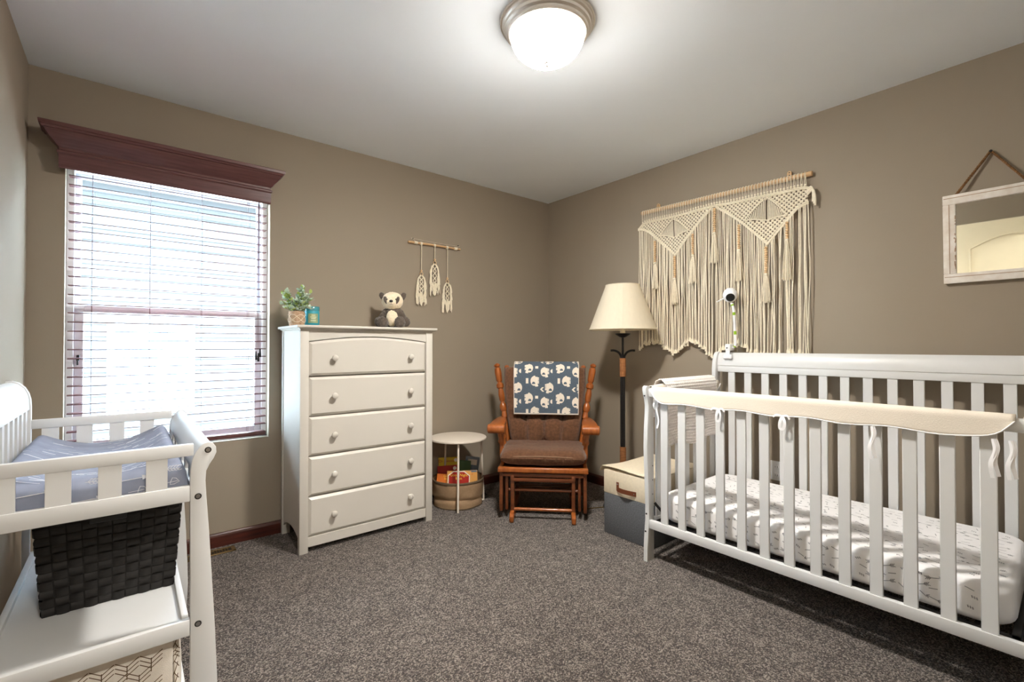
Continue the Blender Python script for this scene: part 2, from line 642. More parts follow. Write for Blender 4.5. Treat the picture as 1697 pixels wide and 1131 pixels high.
# open door leaf standing along the left wall (seen in the mirror)
def make_door():
    y0, y1, x1, zt = -3.12, -2.33, -3.235, 2.04
    bm = B()
    box(bm, x1 - .035, x1, y0, y1, .012, zt, .002, 1)
    d = obj('door_1', bm, M['door'], origin=((x1 - .0175), (y0 + y1) / 2, .012), kind='structure')
    # arched moulding of the upper panel, and a square lower one
    a, b = y0 + .12, y1 - .12
    def ring(z0, z1, arch):
        pts = [(a, z0), (b, z0), (b, z1)]
        if arch:
            for k in range(1, 12):
                t = k / 12
                pts.append((b + (a - b) * t, z1 + arch * math.sin(math.pi * t)))
        pts.append((a, z1))
        path = [Vector((x1 + .002, p_[0], p_[1])) for p_ in pts]
        q = B()
        tube(q, path, .009, 6, closed=True)
        inner = B()
        t = bmesh.new()
        vs_ = [t.verts.new((x1 + .003, (p_[0] - (a + b) / 2) * .86 + (a + b) / 2, (p_[1] - (z0 + z1) / 2) * .94 + (z0 + z1) / 2)) for p_ in pts]
        f = t.faces.new(vs_)
        r = bmesh.ops.extrude_face_region(t, geom=[f])
        for v in r['geom']:
            if isinstance(v, bmesh.types.BMVert): v.co.x += .005
        merge(q, t)
        inner.free()
        return q
    obj('panel_moulding', ring(1.02, 1.80, .10), M['door'], d)
    obj('panel_moulding', ring(.20, .84, 0), M['door'], d)
    k = B()
    lathe(k, [(.024, 0), (.024, .006), (.009, .01), (.009, .035), (.024, .045), (.027, .058), (.018, .068), (0, .07)], (x1, y1 - .06, .95), Matrix.Rotation(R(90), 3, 'Y'), 14)
    obj('door_handle', k, M['nickel'], d)


make_door()

# ------------------------------------------------------------------ window
def make_window():
    root = thing('window_1', 'white single-hung window behind the wooden blind', 'window', ((WX0 + WX1) / 2, .09, WZ0))
    root['kind'] = 'structure'
    del root['category']
    bm = B()      # outer frame
    f = .03
    box(bm, WX0, WX0 + f, .06, .14, WZ0, WZ1, .002, 1)
    box(bm, WX1 - f, WX1, .06, .14, WZ0, WZ1, .002, 1)
    box(bm, WX0, WX1, .06, .14, WZ0, WZ0 + f, .002, 1)
    box(bm, WX0, WX1, .06, .14, WZ1 - f, WZ1, .002, 1)
    obj('window_frame', bm, M['vinyl'], root)
    zm = 1.315
    def sash(y0, y1, z0, z1, s, name):
        bm = B()
        x0, x1 = WX0 + f, WX1 - f
        box(bm, x0, x0 + s, y0, y1, z0, z1, .002, 1)
        box(bm, x1 - s, x1, y0, y1, z0, z1, .002, 1)
        box(bm, x0 + s, x1 - s, y0, y1, z0, z0 + s, .002, 1)
        box(bm, x0 + s, x1 - s, y0, y1, z1 - s, z1, .002, 1)
        o = obj(name, bm, M['vinyl'], root)
        g = B()
        box(g, x0 + s, x1 - s, (y0 + y1) / 2 - .002, (y0 + y1) / 2 + .002, z0 + s, z1 - s)
        obj('pane', g, M['glass'], o)
    sash(.105, .13, zm - .02, WZ1 - f, .022, 'upper_sash')
    sash(.072, .10, WZ0 + f, zm + .02, .036, 'lower_sash')
    bm = B()
    box(bm, -3.172, -3.160, .060, .073, 1.055, 1.085, .002, 1)
    box(bm, -3.170, -3.164, .052, .073, 1.035, 1.06, .001, 1)
    obj('sash_latch', bm, M['black_metal'], root)


make_window()

# ------------------------------------------------------------------ outside: neighbour's house and ground
bm = B(); box(bm, -30, 30, .15, 40, -.6, -.5); struct('ground', bm, M['ground'])
def neighbour():
    y = 5.2
    root = thing('neighbour_house', 'neighbouring house seen through the bright window, siding darkened against glare', 'house', (-2.0, y, -.5))
    bm = B()
    box(bm, -9, 7.5, y + .03, y + 6, -.5, 3.4)
    obj('wall', bm, M['siding'], root, smooth=False)
    bm = B()
    prism(bm, [(-9, 0), (7.5, 0), (7.5, .15), (-9, .155)], 'y', y + .01, y + .03)
    bm.free()
    src = None
    for i in range(24):
        z = -.5 + i * .16
        bm = B()
        prism(bm, [(y + .03, z), (y - .005, z), (y + .015, z + .158), (y + .03, z + .158)], 'x', -9, 7.5)
        if src is None:
            src = obj('siding_board', bm, M['siding'], root, smooth=False)
        else:
            bm.free()
            copy_part(src, root, (0, 0, i * .16))
    for (x0, x1, z0, z1) in ((-3.12, -2.30, .25, 1.35), (.8, 1.9, .3, 1.7)):
        bm = B()
        box(bm, x0 - .08, x1 + .08, y - .03, y + .02, z0 - .08, z1 + .08, .004, 1)
        w = obj('window_frame', bm, M['vinyl'], root)
        bm = B()
        box(bm, x0, x1, y - .034, y - .026, z0, z1)
        obj('pane', bm, M['siding_glass'], w)
    bm = B()
    prism(bm, [(y - .5, 3.3), (y + 3, 5.2), (y + 6.5, 3.3), (y + 6.5, 3.45), (y + 3, 5.4), (y - .5, 3.45)], 'x', -9.4, 7.9)
    obj('roof', bm, M['felt_grey'], root, smooth=False)


neighbour()

# ------------------------------------------------------------------ cornice over the window
def make_cornice():
    # crown: rings of (half-width grow, projection, z) mitred round three sides, wall side open
    x0, x1 = -3.228, -2.334
    root = thing('window_cornice', 'dark mahogany crown-moulded cornice box above the window', 'cornice', ((x0 + x1) / 2, 0, 1.965))
    prof = [(0.0, .0, 1.965), (.004, .004, 1.972), (.003, .003, 1.985), (.004, .004, 2.03), (.010, .010, 2.037), (.010, .010, 2.045),
            (.002, .002, 2.052), (.003, .003, 2.062), (.012, .012, 2.072), (.016, .016, 2.080), (.030, .030, 2.095), (.044, .044, 2.115),
            (.050, .050, 2.128), (.056, .056, 2.130), (.060, .060, 2.138), (.066, .066, 2.141), (.068, .068, 2.155), (.066, .066, 2.158)]
    dp = .066
    def part(name, rows, top=False):
        bm = B()
        V = []
        for g, pr, z in rows:
            V.append([bm.verts.new((x0 - g, -.001, z)), bm.verts.new((x0 - g, -dp - pr, z)), bm.verts.new((x1 + g, -dp - pr, z)), bm.verts.new((x1 + g, -.001, z))])
        for i in range(len(V) - 1):
            for k in range(3):
                bm.faces.new((V[i][k], V[i][k + 1], V[i + 1][k + 1], V[i + 1][k]))
        if top: bm.faces.new(V[-1])
        return obj(name, bm, M['mahogany'], root, angle=25)
    part('fascia_board', prof[:7])
    part('crown_moulding', prof[6:], True)
    bm = B()
    box(bm, x0 + .004, x1 - .004, -dp + .002, -.001, 1.967, 1.985)
    bm2 = B(); bm.free()
    box(bm2, x0 + .012, x1 - .012, -.052, -.03, 1.975, 2.03)
    obj('head_rail', bm2, M['mahogany'], root)


make_cornice()

# ------------------------------------------------------------------ blind
def make_blind():
    x0, x1 = -3.200, -2.340
    yc = .012
    root = thing('window_blind', 'dark wooden venetian blind with open slats hanging in the window', 'blind', ((x0 + x1) / 2, yc, .60))
    src = None
    n = 0
    z = 1.956
    step = .0443
    while z > .66:
        if src is None:
            z_first = z
            bm = B()
            # gently crowned slat
            def f(u, v):
                a = (v - .5) * .046
                return (x0 + (x1 - x0) * u, yc + a, z + .0022 * (1 - (2 * v - 1) ** 2) + a * .03)
            top = grid(bm, 2, 6, f)
            bot = grid(bm, 2, 6, lambda u, v: (f(u, v)[0], f(u, v)[1], f(u, v)[2] - .0040))
            for j in range(5):
                for i in (0, 1):
                    bm.faces.new((top[i][j], top[i][j + 1], bot[i][j + 1], bot[i][j]))
            bm.faces.new((top[0][0], top[1][0], bot[1][0], bot[0][0]))
            bm.faces.new((top[0][5], top[1][5], bot[1][5], bot[0][5]))
            src = obj('slat', bm, M['slat'], root)
        else:
            copy_part(src, root, (0, 0, z - z_first))
        z -= step
        n += 1
    bm = B()
    box(bm, x0, x1, yc - .024, yc + .024, .602, .626, .004, 2)
    obj('bottom_rail', bm, M['mahogany'], root)
    for lx in (-3.115, -2.888, -2.661, -2.433):
        bm = B()
        for dy in (-.0235, .0235):
            tube(bm, [(lx, yc + dy, .61), (lx, yc + dy, 2.0)], .0009, 5)
        zz = 1.956
        for i in range(n):
            tube(bm, [(lx, yc - .0235, zz - .0034), (lx, yc + .0235, zz - .0034)], .0007, 4)
            zz -= step
        obj('ladder_cord', bm, M['slat'], root)
    bm = B()
    for k, dx in enumerate((-.006, 0, .005)):
        tube(bm, [(-2.383 + dx * .3, -.014, 2.0), (-2.384 + dx * .6, -.015, 1.5), (-2.383 + dx, -.016, 1.11)], .0011, 5)
    cd = obj('pull_cord', bm, M['slat'], root)
    for k, (dx, dz) in enumerate(((-.011, -.012), (0.001, -.022), (.010, .004))):
        bm = B()
        lathe(bm, [(.0, .052), (.003, .05), (.0035, .046), (.0065, .008), (.006, 0), (0, 0)], (-2.383 + dx, -.016, 1.06 + dz), None, 10)
        obj('tassel', bm, M['black_metal'], cd)


make_blind()

# ------------------------------------------------------------------ floor register and wall outlet
def make_vent():
    x0, x1, y0, y1 = -2.80, -2.505, -.125, -.05
    root = thing('floor_register', 'small brass floor vent with dark slots by the baseboard', 'vent', ((x0 + x1) / 2, (y0 + y1) / 2, 0))
    bm = B()
    box(bm, x0, x1, y0, y0 + .014, 0, .006, .002, 1)
    box(bm, x0, x1, y1 - .014, y1, 0, .006, .002, 1)
    box(bm, x0, x0 + .02, y0, y1, 0, .006, .002, 1)
    box(bm, x1 - .02, x1, y0, y1, 0, .006, .002, 1)
    obj('rim', bm, M['brass'], root)
    bm = B(); box(bm, x0 + .018, x1 - .018, y0 + .012, y1 - .012, .0005, .0012); obj('duct', bm, M['black'], root)
    src = None
    for i in range(19):
        x = x0 + .028 + i * .0128
        if src is None:
            bm = B(); box(bm, x - .0022, x + .0022, y0 + .012, y1 - .012, .001, .005)
            src = obj('louvre', bm, M['brass'], root)
        else:
            copy_part(src, root, (i * .0128, 0, 0))


make_vent()


def make_outlet():
    root = thing('wall_outlet', 'white outlet plate on the wall behind the crib slats', 'outlet', (-.002, -1.948, .39))
    bm = B(); box(bm, -.006, 0, -1.983, -1.913, .333, .447, .002, 2); obj('plate', bm, M['white_plastic'], root)
    for dz in (-.024, .024):
        bm = B(); box(bm, -.009, -.005, -1.963, -1.933, .39 + dz - .014, .39 + dz + .014, .003, 2); s = obj('socket', bm, M['white_plastic'], root)
        bm = B()
        for dy in (-.006, .006): box(bm, -.0095, -.0085, -1.948 + dy - .001, -1.948 + dy + .001, .39 + dz - .005, .39 + dz + .005)
        obj('slot', bm, M['black'], s)


make_outlet()

# ------------------------------------------------------------------ ceiling light
def make_light(cx, cy, label):
    root = thing('ceiling_light', label, 'ceiling light', (cx, cy, H))
    bm = B()
    lathe(bm, [(.0, H), (.190, H), (.192, H - .006), (.190, H - .010), (.184, H - .012), (.182, H - .018), (.176, H - .024), (.174, H - .034),
               (.166, H - .040), (.164, H - .048), (.157, H - .053), (.152, H - .052), (.150, H - .04), (0, H - .04)], (cx, cy, 0), None, 64)
    obj('ring', bm, M['nickel'], root, angle=20)
    bm = B()
    prof = [(.151, H - .046)]
    for k in range(1, 13):
        a = k / 12 * math.pi / 2
        prof.append((.151 * math.cos(a) if k < 12 else 0, H - .05 - .112 * math.sin(a)))
    lathe(bm, prof, (cx, cy, 0), None, 48, cap=False)
    obj('glass_dome', bm, M['dome'], root)
    bm = B()
    zb = H - .05 - .112
    lathe(bm, [(.0, zb + .003), (.013, zb + .002), (.013, zb - .003), (.008, zb - .006), (.009, zb - .012), (.005, zb - .017), (0, zb - .018)], (cx, cy, 0), None, 16)
    obj('finial', bm, M['nickel'], root)


make_light(-1.67, -1.73, 'lit flush-mount ceiling light with frosted dome and nickel ring')
make_light(-2.72, -3.95, 'unseen added fill light on the hall ceiling beyond the open door')  # out-of-view lamp, added to fill the room from behind the camera

# ------------------------------------------------------------------ chest of drawers
def make_dresser():
    x0, x1, yf, yb = -2.256, -1.444, -.415, -.018
    pw = .045
    zt = 1.218
    root = thing('chest_of_drawers', 'tall white five-drawer dresser with round knobs beside the window', 'dresser', ((x0 + x1) / 2, (yf + yb) / 2, 0))
    W_ = M['dresser']
    for (a, b) in ((x0, x0 + pw), (x1 - pw, x1)):
        bm = B(); box(bm, a, b, yf, yf + .035, 0, zt, .002, 2); obj('front_post', bm, W_, root)
        bm = B(); box(bm, a, b, yb - .03, yb, 0, zt, .002, 2); obj('back_post', bm, W_, root)
    for a in (x0 + .006, x1 - .018):
        bm = B()
        pts = [(yf + .03, zt), (yf + .03, .055)]
        for k in range(11):
            t = k / 10
            pts.append((yf + .03 + (yb - .03 - yf - .03) * t, .055 + .05 * math.sin(math.pi * t) ** .6))
        pts += [(yb - .03, zt)]
        prism(bm, pts, 'x', a, a + .012)
        obj('side_panel', bm, W_, root)
    # arched top rail
    bm = B()
    xa, xb = x0 + pw, x1 - pw
    pts = [(xb, zt), (xa, zt)]
    N = 20
    for k in range(N + 1):
        t = k / N
        pts.append((xa + (xb - xa) * t, 1.156 + .030 * math.sin(math.pi * t)))
    prism(bm, pts, 'y', yf + .006, yf + .026)
    obj('top_rail', bm, W_, root)
    bm = B(); box(bm, xa, xb, yf + .004, yf + .024, .030, .084, .0015, 1); obj('bottom_rail', bm, W_, root)
    bm = B(); box(bm, xa, xb, yf + .04, yf + .05, .06, zt - .01); box(bm, x0 + .02, x1 - .02, yb - .012, yb - .004, .06, zt); obj('carcass', bm, W_, root)
    # top board with stepped edge
    bm = B()
    for (g, z0, z1) in ((.0, zt, zt + .007), (.008, zt + .006, zt + .013), (.022, zt + .012, zt + .026)):
        box(bm, x0 - g, x1 + g, yf - g - .004, yb + .004, z0, z1, .0025, 2)
    obj('top_board', bm, W_, root)
    rows = [(.966, 1.152, .028), (.744, .957, 0), (.525, .738, 0), (.306, .519, 0), (.088, .298, 0)]
    kz = [1.063, .850, .632, .412, .190]
    knob_me = None
    for (z0, z1, arch), k_z in zip(rows, kz):
        a, b = xa + .003, xb - .003
        bm = B()
        def outline(inset):
            o = [(a + inset, z0 + inset), (b - inset, z0 + inset), (b - inset, z1 - inset)]
            if arch:
                for k in range(1, N):
                    t = k / N
                    o.append((b - inset + (a - b + 2 * inset) * t, z1 - inset + arch * math.sin(math.pi * t)))
            o.append((a + inset, z1 - inset))
            return o
        # raised field with a bevelled border
        rings = []
        for inset, y in ((0, yf + .030), (0, yf + .012), (.012, yf + .002), (.0135, yf + .001)):
            rings.append([bm.verts.new((p_[0], y, p_[1])) for p_ in outline(inset)])
        n = len(rings[0])
        for r0, r1 in zip(rings, rings[1:]):
            for i in range(n):
                bm.faces.new((r0[i], r0[(i + 1) % n], r1[(i + 1) % n], r1[i]))
        bm.faces.new(rings[-1])
        d = obj('drawer', bm, W_, root, angle=15)
        for kx in (-2.076, -1.606):
            if knob_me is None:
                kb = B()
                lathe(kb, [(.009, -.001), (.0085, .006), (.008, .013), (.015, .017), (.0175, .023), (.0165, .029), (.011, .033), (0, .034)], (kx, yf + .001, k_z), Matrix.Rotation(R(90), 3, 'X'), 18)
                knob_src = obj('knob', kb, W_, d)
                knob_me = (knob_src, Vector((kx, 0, k_z)))
            else:
                s, p0 = knob_me
                copy_part(s, d, Vector((kx, 0, k_z)) - p0)
    return zt + .026


DT = make_dresser()      # height of the dresser top

# ------------------------------------------------------------------ on the dresser: plant, candle, panda
def make_plant():
    cx, cy = -2.222, -.215
    root = thing('potted_plant', 'small faux sage plant in a burlap-wrapped pot on the dresser', 'potted plant', (cx, cy, DT))
    bm = B()
    lathe(bm, [(0, DT), (.040, DT), (.043, DT + .02), (.044, DT + .06), (.043, DT + .085), (.038, DT + .087), (.037, DT + .075), (0, DT + .072)], (cx, cy, 0), None, 24)
    pot = obj('pot', bm, M['burlap'], root)
    bm = B()
    for s in range(3):
        pts = []
        for k in range(25):
            a = 2 * math.pi * k / 24
            pts.append((cx + .0455 * math.cos(a), cy + .0455 * math.sin(a), DT + .045 + .022 * math.sin(a * 2 + s * 2.1)))
        tube(bm, pts, .0014, 5)
    obj('twine', bm, M['canvas_cream'], pot)
    r = random.Random(3)
    st, lf, ll = B(), B(), B()
    for i in range(30):
        a = r.uniform(0, 2 * math.pi)
        sp = r.uniform(.02, .082)
        hh = r.uniform(.06, .165) * (1.0 - .45 * (sp / .1))
        if i < 9:
            sp = r.uniform(.055, .095); hh = r.uniform(.01, .07)
        base = Vector((cx + .02 * math.cos(a), cy + .02 * math.sin(a), DT + .075))
        tip = Vector((cx + sp * math.cos(a), cy + sp * math.sin(a) * .85, DT + .085 + hh))
        mid = (base + tip) / 2 + Vector((0, 0, .02))
        path = catmull([base, mid, tip], 6)
        tube(st, path, .0013, 4)
        for j in range(2, len(path), 1):
            for s in range(3):
                p0 = path[j]
                yaw = r.uniform(0, 6.28)
                el = r.uniform(-.2, .9)
                d = Vector((math.cos(yaw) * math.cos(el), math.sin(yaw) * math.cos(el), math.sin(el)))
                L = r.uniform(.016, .027)
                u, w = ring_frame(d)
                tgt = ll if r.random() < .3 else lf
                n = 7
                top = []
                for k in range(n + 1):
                    t = k / n
                    wd = L * .36 * math.sin(math.pi * t) ** .75
                    c = p0 + d * (L * t) + w * (-.25 * L * t * t)
                    top.append((tgt.verts.new(c - u * wd), tgt.verts.new(c + w * .0016 * math.sin(math.pi * t)), tgt.verts.new(c + u * wd)))
                for k in range(n):
                    for e in (0, 1):
                        try: tgt.faces.new((top[k][e], top[k][e + 1], top[k + 1][e + 1], top[k + 1][e]))
                        except ValueError: pass
    obj('stems', st, M['stem'], root)
    obj('sage_leaves', lf, M['leaf'], root, kind='stuff')
    obj('lime_leaves', ll, M['leaf_lime'], root, kind='stuff')


make_plant()


def make_candle():
    cx, cy = -2.128, -.175
    root = thing('jar_candle', 'teal jar candle with a printed label beside the plant', 'candle', (cx, cy, DT))
    bm = B()
    lathe(bm, [(0, DT), (.040, DT), (.043, DT + .004), (.043, DT + .092), (.042, DT + .095), (.0395, DT + .095), (.0395, DT + .075), (0, DT + .074)], (cx, cy, 0), None, 32)
    obj('jar', bm, M['teal_wax'], root)
    bm = B()
    lathe(bm, [(.0432, DT + .095), (.0435, DT + .100), (.0435, DT + .118), (.041, DT + .121), (0, DT + .121)], (cx, cy, 0), None, 32)
    obj('lid', bm, M['teal_glass'], root)
    bm = B()
    a0 = math.atan2(-3.085 - cy, -2.971 - cx) + .22
    def f(u, v):
        a = a0 + (u - .5) * 1.35
        return (cx + .0437 * math.cos(a), cy + .0437 * math.sin(a), DT + .022 + .056 * v)
    grid(bm, 12, 2, f)
    lb = obj('label', bm, M['label'], root)
    bm = B()
    for z, wd in ((.066, .5), (.055, .8), (.046, .6), (.034, .7)):
        def g(u, v, z=z, wd=wd):
            a = a0 + (u - .5) * wd
            return (cx + .0441 * math.cos(a), cy + .0441 * math.sin(a), DT + z + .0035 * v)
        grid(bm, 8, 2, g)
    obj('print', bm, M['label_ink'], lb)


make_candle()


def fuzz(bm, amp, sc, seed=0):
    bm.normal_update()
    for v in bm.verts:
        n = noise.noise(v.co * sc + Vector((seed, 0, 0))) + .6 * noise.noise(v.co * sc * 2.7)
        v.co += v.normal * amp * n


def make_panda():
    cx, cy = -1.622, -.20
    rz = R(-32)
    root = thing('plush_panda', 'sitting plush panda with grey limbs and cream face on the dresser', 'plush toy', (cx, cy, DT), rz)
    # local frame: faces -Y
    def blob(parts, vox):
        t = B()
        for c, r, sc, ro in parts: sphere(t, c, r, 20, 14, sc, ro)
        me = bpy.data.meshes.new('tmp'); t.to_mesh(me); t.free()
        o = bpy.data.objects.new('tmp', me); col.objects.link(o)
        md = o.modifiers.new('r', 'REMESH'); md.mode = 'VOXEL'; md.voxel_size = vox
        sm = o.modifiers.new('s', 'SMOOTH'); sm.iterations = 6; sm.factor = .5
        dg = bpy.context.evaluated_depsgraph_get()
        m2 = bpy.data.meshes.new_from_object(o.evaluated_get(dg))
        bpy.data.objects.remove(o); bpy.data.meshes.remove(me)
        b = bmesh.new(); b.from_mesh(m2); bpy.data.meshes.remove(m2)
        return b
    rx = lambda a: Matrix.Rotation(R(a), 3, 'X')
    ry = lambda a: Matrix.Rotation(R(a), 3, 'Y')
    body = [((0, .01, .064), .060, (1.0, .85, 1.0), None),
            ((0, .0, .115), .05, (1.15, .8, .7), None)]
    for s in (-1, 1):
        body += [((s * .058, -.002, .088), .03, (.85, .8, 1.7), ry(-s * 28)),
                 ((s * .088, -.012, .045), .027, (1, 1, 1.2), None),
                 ((s * .052, -.05, .036), .036, (.95, 1.25, .95), None),
                 ((s * .055, -.088, .040), .034, (1, .7, 1.1), None)]
    b = blob(body, .0045)
    fuzz(b, .0035, 110)
    bd = obj('body', b, M['fur_grey'], root, local=True)
    b = blob([((0, -.028, .068), .045, (.85, .72, 1.25), None)], .004)
    fuzz(b, .0025, 120, 5)
    obj('belly_patch', b, M['fur_white'], root, local=True)
    b = blob([((0, -.012, .182), .063, (1.10, .90, .97), None), ((0, -.056, .166), .028, (1.15, .7, .8), None)], .0045)
    fuzz(b, .003, 110, 9)
    hd = obj('head', b, M['fur_white'], root, local=True)
    for s in (-1, 1):
        b = blob([((s * .066, .004, .215), .024, (.8, .6, 1.25), ry(s * 28))], .003)
        fuzz(b, .002, 130)
        obj('ear', b, M['fur_grey'], hd, local=True)
        b = B()
        sphere(b, (s * .034, -.0545, .184), .0205, 16, 10, (.78, .45, 1.35), ry(s * 24) @ Matrix.Rotation(R(-s * 30), 3, 'Z'))
        e = obj('eye_patch', b, M['fur_grey'], hd, local=True)
        b = B()
        sphere(b, (s * .028, -.0640, .190), .0046, 10, 8)
        obj('eye', b, M['black'], e, local=True)
    b = B(); sphere(b, (0, -.079, .177), .0115, 14, 10, (1.05, .7, .75)); obj('nose', b, M['black'], hd, local=True)
    b = B()
    tube(b, [(0, -.0795, .166), (0, -.0785, .158)], .0009, 5)
    for s in (-1, 1): tube(b, catmull([(0, -.0785, .158), (s * .006, -.0765, .1545), (s * .012, -.073, .158)], 4), .0009, 5)
    obj('mouth_stitch', b, M['fur_grey'], hd, local=True)


make_panda()

# ------------------------------------------------------------------ changing table
def bolt(bm, c, r, axis):
    lathe(bm, [(r, 0), (r, .0012), (r * .82, .0022), (r * .62, .0012), (r * .55, .0004), (r * .3, .0004), (r * .28, .0012), (0, .0012)], c, axis, 16)


def make_changing_table():
    yn, yf = -1.50, -.60          # near and far ends
    th = .022                     # thickness of the end boards
    root = thing('changing_table', 'white sleigh changing table with slatted rails under the window', 'changing table', (-3.05, (yn + yf) / 2, 0))
    Wm = M['white']
    # front (room side) posts: S-shaped boards curling outwards at the top
    outer = [(-2.770, 0), (-2.766, .10), (-2.768, .18), (-2.774, .32), (-2.782, .46), (-2.790, .60), (-2.797, .70), (-2.7995, .745), (-2.798, .772), (-2.790, .790), (-2.780, .806), (-2.7735, .822), (-2.7745, .838), (-2.782, .850), (-2.794, .8545)]
    inner = [(-2.806, .850), (-2.816, .840), (-2.825, .826), (-2.8315, .808), (-2.8345, .785), (-2.836, .74), (-2.835, .60), (-2.8335, .46), (-2.832, .18), (-2.831, 0)]
    for y0 in (yn, yf - th):
        bm = B(); prism(bm, outer + inner, 'y', y0, y0 + th, .0025)
        po = obj('front_post', bm, Wm, root)
        if y0 == yn:
            for c in ((-2.794, .832), (-2.817, .704), (-2.815, .345)):
                k = B(); bolt(k, (c[0], yn, c[1]), .0085, Matrix.Rotation(R(90), 3, 'X'))
                bo_ = obj('bolt', k, M['black_metal'], po); k = B(); lathe(k, [(.0058, 0), (.0058, .0026), (.0030, .0030), (0, .0018)], (c[0], yn, c[1]), Matrix.Rotation(R(90), 3, 'X'), 14); obj('bolt_cap', k, M['chrome'], po)
    # curled top rail along the room side (between the posts)
    bm = B()
    prof = [(-2.776, .815), (-2.777, .836), (-2.785, .848), (-2.795, .851), (-2.806, .847), (-2.817, .836), (-2.826, .820), (-2.831, .80), (-2.832, .775), (-2.818, .775), (-2.816, .795), (-2.806, .815), (-2.795, .825), (-2.786, .815)]
    prism(bm, prof, 'y', yn + th, yf - th)
    obj('front_top_rail', bm, Wm, root)
    bm = B(); box(bm, -2.834, -2.812, yn + th, yf - th, .693, .737, .002, 2); obj('front_lower_rail', bm, Wm, root)
    src = None
    for i in range(6):
        y = yn + .10 + i * .136
        if src is None:
            bm = B(); box(bm, -2.829, -2.817, y, y + .045, .735, .778); src = obj('front_slat', bm, Wm, root); y_s = y
        else: copy_part(src, root, (0, y - y_s, 0))
    # tall back against the wall: posts curl towards the wall
    def back_prof(t):
        pts = [(-3.249, 0), (-3.249, .90), (-3.2505, .93), (-3.256, .955), (-3.266, .977), (-3.282, .994), (-3.300, 1.002), (-3.316, 1.001)]
        inn = [(-3.316, 1.001 - t), (-3.303, 1.001 - t), (-3.290, .990 - t), (-3.280, .975 - t), (-3.274, .955 - t), (-3.271, .93), (-3.2705, .90), (-3.2705, 0)]
        return pts + inn
    for y0 in (yn, yf - th):
        bm = B(); prism(bm, back_prof(.021), 'y', y0, y0 + th, .0025); obj('back_post', bm, Wm, root)
    bm = B()
    pp = [(-3.253, .895), (-3.2535, .93), (-3.259, .953), (-3.268, .973), (-3.283, .989), (-3.300, .996), (-3.315, .995), (-3.315, .983), (-3.301, .983), (-3.289, .976), (-3.279, .962), (-3.271, .945), (-3.267, .928), (-3.266, .895)]
    prism(bm, pp, 'y', yn + th, yf - th)
    obj('back_top_board', bm, Wm, root)
    bm = B(); box(bm, -3.267, -3.252, yn + th, yf - th, .693, .737, .002, 2); obj('back_lower_rail', bm, Wm, root)
    src = None
    n = 10
    for i in range(n):
        y = yf - th - .075 - i * .080
        if src is None:
            bm = B(); box(bm, -3.265, -3.254, y, y + .032, .735, .897); src = obj('back_slat', bm, Wm, root); y_s = y
        else: copy_part(src, root, (0, y - y_s, 0))
    # guard rails across the near and far ends, with wide slats
    for ye, nm in ((yn, 'near'), (yf - .018, 'far')):
        bm = B(); box(bm, -3.249, -2.828 if nm == 'near' else -2.826, ye, ye + .018, .820, .8535, .002, 2); obj('end_top_rail', bm, Wm, root)
        bm = B(); box(bm, -3.249, -2.836, ye, ye + .018, .693, .737, .002, 2); obj('end_lower_rail', bm, Wm, root)
        src = None
        for i in range(4):
            x = -3.222 + i * .0962
            if src is None:
                bm = B(); box(bm, x, x + .0465, ye + .003, ye + .013, .735, .822); src = obj('end_slat', bm, Wm, root)
            else: copy_part(src, root, (i * .0962, 0, 0))
    bm = B(); box(bm, -3.252, -2.834, yn + .018, yf - .018, .688, .700, .001, 1); obj('table_top', bm, Wm, root)
    # middle shelf with a raised lip, and a lower shelf
    for zs, nm in ((.348, 'middle_shelf'), (.115, 'lower_shelf')):
        bm = B(); box(bm, -3.25, -2.834, yn + .016, yf - .016, zs - .012, zs, .001, 1); sh = obj(nm, bm, Wm, root)
        for (a, b, c, d) in ((-3.249, -2.834, yn, yn + .018), (-3.249, -2.834, yf - .018, yf), (-3.2485, -3.232, yn + .018, yf - .018), (-2.851, -2.835, yn + .018, yf - .018)):
            bm = B(); box(bm, a, b, c, d, zs - .03, zs + .015, .002, 2); obj('shelf_rail', bm, Wm, sh)


make_changing_table()


